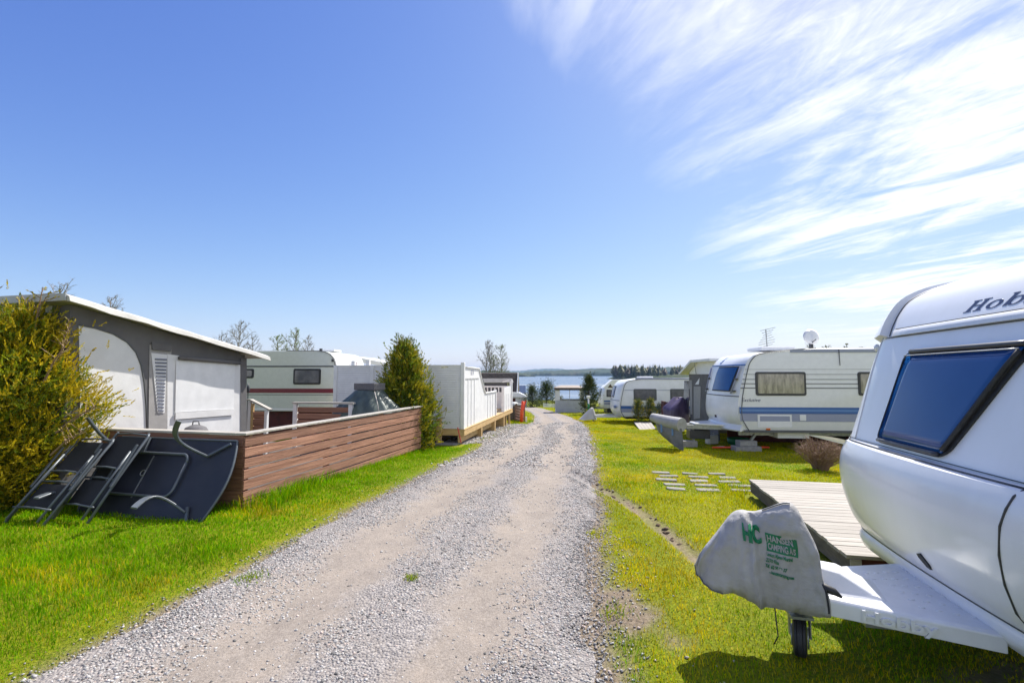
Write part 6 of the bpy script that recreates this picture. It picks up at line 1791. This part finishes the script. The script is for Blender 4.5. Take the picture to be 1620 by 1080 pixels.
nL = len(LP); leaves('sparse_fronds', np.array(LP), np.array(LD), np.full(nL, .07), np.full(nL, .010), np.tile([[.07, .10, .03]], (nL, 1)), M['leaf'], cm, 6)
def small_conifer(px_, py_, Y, h, rad, label, seed, tiers=None, n=500, cols=None, group=None, gold=0, leafL=None):
    p = at(px_, py_, Y)
    t = thing('conifer', label, 'conifer', (p.x, p.y, g(p.x, p.y)), 0, group)
    conifer(t, h, rad, n * 4, cols or [(.035, .06, .018), (.05, .08, .02), (.075, .09, .02)], seed, leafL or min(h, rad * 4) * .028, tiers=tiers, gold=gold, k=9, irregular=.2, base=.0, per=7, csc=1.5)
    return t
CONE = [(0, .85), (.12, 1), (.4, .78), (.7, .42), (.9, .16), (1, .02)]
COL_ = [(0, .6), (.15, .95), (.5, 1), (.8, .85), (.93, .5), (1, .1)]
small_conifer(842, 640, 47, 2.05, .78, 'smaller of two dark conifers where the road bends to the lake', 81, CONE, 520)
small_conifer(865, 637, 52, 2.5, 1.15, 'larger dark conifer to the right of the smaller one at the road bend', 82, CONE, 620)
small_conifer(887, 645, 40, 1.05, .42, 'low yellowish bush at the left of the party tent', 83, CONE, 220, [(.14, .13, .02), (.10, .11, .02)])
small_conifer(932, 656, 29, 2.35, .42, 'tall dark conifer in front of the party tent', 84, COL_[:3] + [(.75, .72), (.92, .3), (1, .03)], 800)
small_conifer(1010, 668, 19.4, 1.02, .20, 'left one of two slim columnar conifers before the white caravan', 85, COL_, 420, [(.08, .11, .018), (.13, .15, .018)], 'columnar conifers before the white caravan', .2)
small_conifer(1029, 668, 19.4, 1.02, .21, 'right one of two slim columnar conifers before the white caravan', 86, COL_, 420, [(.08, .11, .018), (.13, .15, .018)], 'columnar conifers before the white caravan', .2)
small_conifer(1044, 662, 20.0, .85, .17, 'short columnar conifer left of the violet covered barbecue', 87, COL_, 260, [(.11, .14, .02), (.16, .17, .02)], 'columnar conifers before the white caravan', .2)

# dry twiggy bush
def twig_bush(name, label, p, h, rad, n, seed, mat):
    t = thing(name, label, 'bush', (p[0], p[1], g(p[0], p[1]))); rd = random.Random(seed); mb = MB()
    for i in range(n):
        a = rd.uniform(0, 6.28); s = rd.uniform(.15, 1) ** .7; hh = h * rd.uniform(.6, 1.0) * (1 - .35 * s * s)
        r0 = rd.uniform(0, .12)
        pts = [(r0 * math.cos(a), r0 * math.sin(a), 0), (rad * s * .45 * math.cos(a) + rd.gauss(0, .03), rad * s * .45 * math.sin(a) + rd.gauss(0, .03), hh * .5), (rad * s * math.cos(a + .2), rad * s * math.sin(a + .2), hh)]
        mb.tube(pts, [.006, .0045, .002], 3, False)
        for q in range(5):
            f = rd.uniform(.35, 1); b = Vector(pts[1]).lerp(Vector(pts[2]), f) if f > .5 else Vector(pts[0]).lerp(Vector(pts[1]), f * 2)
            d = Vector((rd.gauss(0, 1), rd.gauss(0, 1), rd.uniform(.2, 1.2))).normalized() * rd.uniform(.05, .13)
            mb.tube([b, b + d], [.003, .0014], 3, False)
    mb.build('twigs', mat, t); return t
twig_bush('dry_bush', 'dry brown leafless bush beside the near caravan nose', (5.45, 8.5), .62, .46, 260, 4, M['twig'])

# bare spring trees
def bare_tree(px_, base_z, Y, top_py, label, seed, spread=.38, stems=1, leaf=None, mat='birch', dens=1.0, name='birch_tree'):
    x = (px_ - 810) / 750 * Y; h = (at(px_, top_py, Y).z - base_z) * .95
    t = thing(name, label, 'tree', (x, Y, base_z)); rd = random.Random(seed)
    tr = MB(); br = MB(); LP, LD = [], []
    def rv(s): return Vector((rd.gauss(0, s), rd.gauss(0, s), rd.gauss(0, s)))
    def stem(p0, top, hh):
        n_ = 7; pts = [p0.lerp(top, k / n_) + (rv(hh * .010) if 0 < k < n_ else Vector()) for k in range(n_ + 1)]
        tr.tube(pts, [hh * .012 * (1 - .85 * k / n_) + hh * .001 for k in range(n_ + 1)], 6, False)
        for b in range(int(30 * dens)):
            f = .20 + .78 * (b + rd.random()) / (30 * dens); i = min(n_ - 1, int(f * n_)); q = pts[i].lerp(pts[i + 1], f * n_ - i)
            a = b * 2.4 + rd.random(); L1 = hh * spread * .62 * (math.sin(math.pi * min(1, .16 + .84 * f)) ** .7 + .12) * rd.uniform(.6, 1.1)
            up = rd.uniform(.9, 1.7); d = Vector((math.cos(a), math.sin(a), up)).normalized()
            e = q + d * L1 + rv(L1 * .08); m_ = q.lerp(e, .5) - Vector((0, 0, L1 * .05))
            br.tube([q, m_, e], [hh * .0042, hh * .003, hh * .0014], 4, False)
            for c in range(8):
                g_ = rd.uniform(.25, 1.0); s_ = (q.lerp(m_, g_ * 2) if g_ < .5 else m_.lerp(e, g_ * 2 - 1))
                d2 = (d * .7 + rv(.55) + Vector((0, 0, .25))).normalized(); L2 = L1 * rd.uniform(.22, .45); e2 = s_ + d2 * L2
                br.tube([s_, e2], [hh * .0019, hh * .0010], 3, False)
                for w_ in range(4):
                    s3 = s_.lerp(e2, rd.uniform(.3, 1)); e3 = s3 + (d2 * .6 + rv(.6)).normalized() * L2 * rd.uniform(.3, .6)
                    br.tube([s3, e3], [hh * .0011, hh * .0006], 3, False)
                    if leaf and rd.random() < .8:
                        for k in range(2): LP.append(tuple(s3.lerp(e3, rd.random()) + rv(hh * .006))); LD.append((rd.gauss(0, 1), rd.gauss(0, 1), rd.gauss(0, 1) - .3))
    for s in range(stems):
        a = 6.283 * s / max(1, stems) + rd.random()
        off = Vector((math.cos(a), math.sin(a) * .5, 0)) * (0.0 if stems == 1 else h * .03)
        hh = h * (1.0 if s == 0 else rd.uniform(.75, .92))
        stem(off - Vector((0, 0, .3)), Vector((off.x * 4 + rd.gauss(0, h * .02), off.y * 2, hh)), hh)
    tr.build('trunk', M[mat], t, smooth=True); br.build('branches', M[mat], t)
    if leaf:
        n = len(LP); leaves('young_leaves', np.array(LP), np.array(LD), np.full(n, h * .011), np.full(n, h * .0042), np.array([leaf]) * (.7 + .6 * rng.random((n, 1))), M['leaf'], t, seed)
bare_tree(769, -1.9, 60, 534, 'left one of three bare birches beyond the tiled cabin', 91, .36)
bare_tree(776, -1.9, 62, 532, 'middle and tallest of three bare birches beyond the tiled cabin', 92, .30)
bare_tree(789, -1.9, 61, 543, 'right one of three birches beyond the tiled cabin, tinged green', 93, .40, 2, leaf=(.22, .26, .08))
bare_tree(363, -1.0, 42, 500, 'leafless brownish tree behind the grey awning roof', 94, .42, 2)
bare_tree(405, -1.2, 52, 528, 'small leafless tree right of the brownish tree behind the awning roof', 95, .42)
bare_tree(453, -1.2, 46, 516, 'tree with fresh pale green leaves behind the beige caravan', 96, .36, 2, leaf=(.24, .32, .09))
bare_tree(486, -1.2, 58, 526, 'thin leafless tree right of the fresh green tree behind the beige caravan', 97, .36)
bare_tree(62, -1.0, 30, 446, 'leafless tree top showing above the golden conifer', 98, .45, 2)
bare_tree(170, -1.0, 44, 462, 'leafless tree just showing over the ridge of the grey awning', 99, .42)
for i, (px_, top, lab, lf) in enumerate(((1280, 541, 'leafing yellowish tree left of the satellite dish behind the caravan roof', (.30, .28, .08)), (1335, 540, 'pale leafing tree right of the satellite dish behind the caravan roof', (.28, .28, .10)), (1360, 546, 'thin leafing tree behind the roof near the nose of the large caravan', (.26, .25, .10)), (1297, 543, 'pale tree directly behind the satellite dish', (.27, .27, .09)))):
    bare_tree(px_, -3, 110 + i * 4, top, lab, 110 + i, .36, 2, leaf=lf)
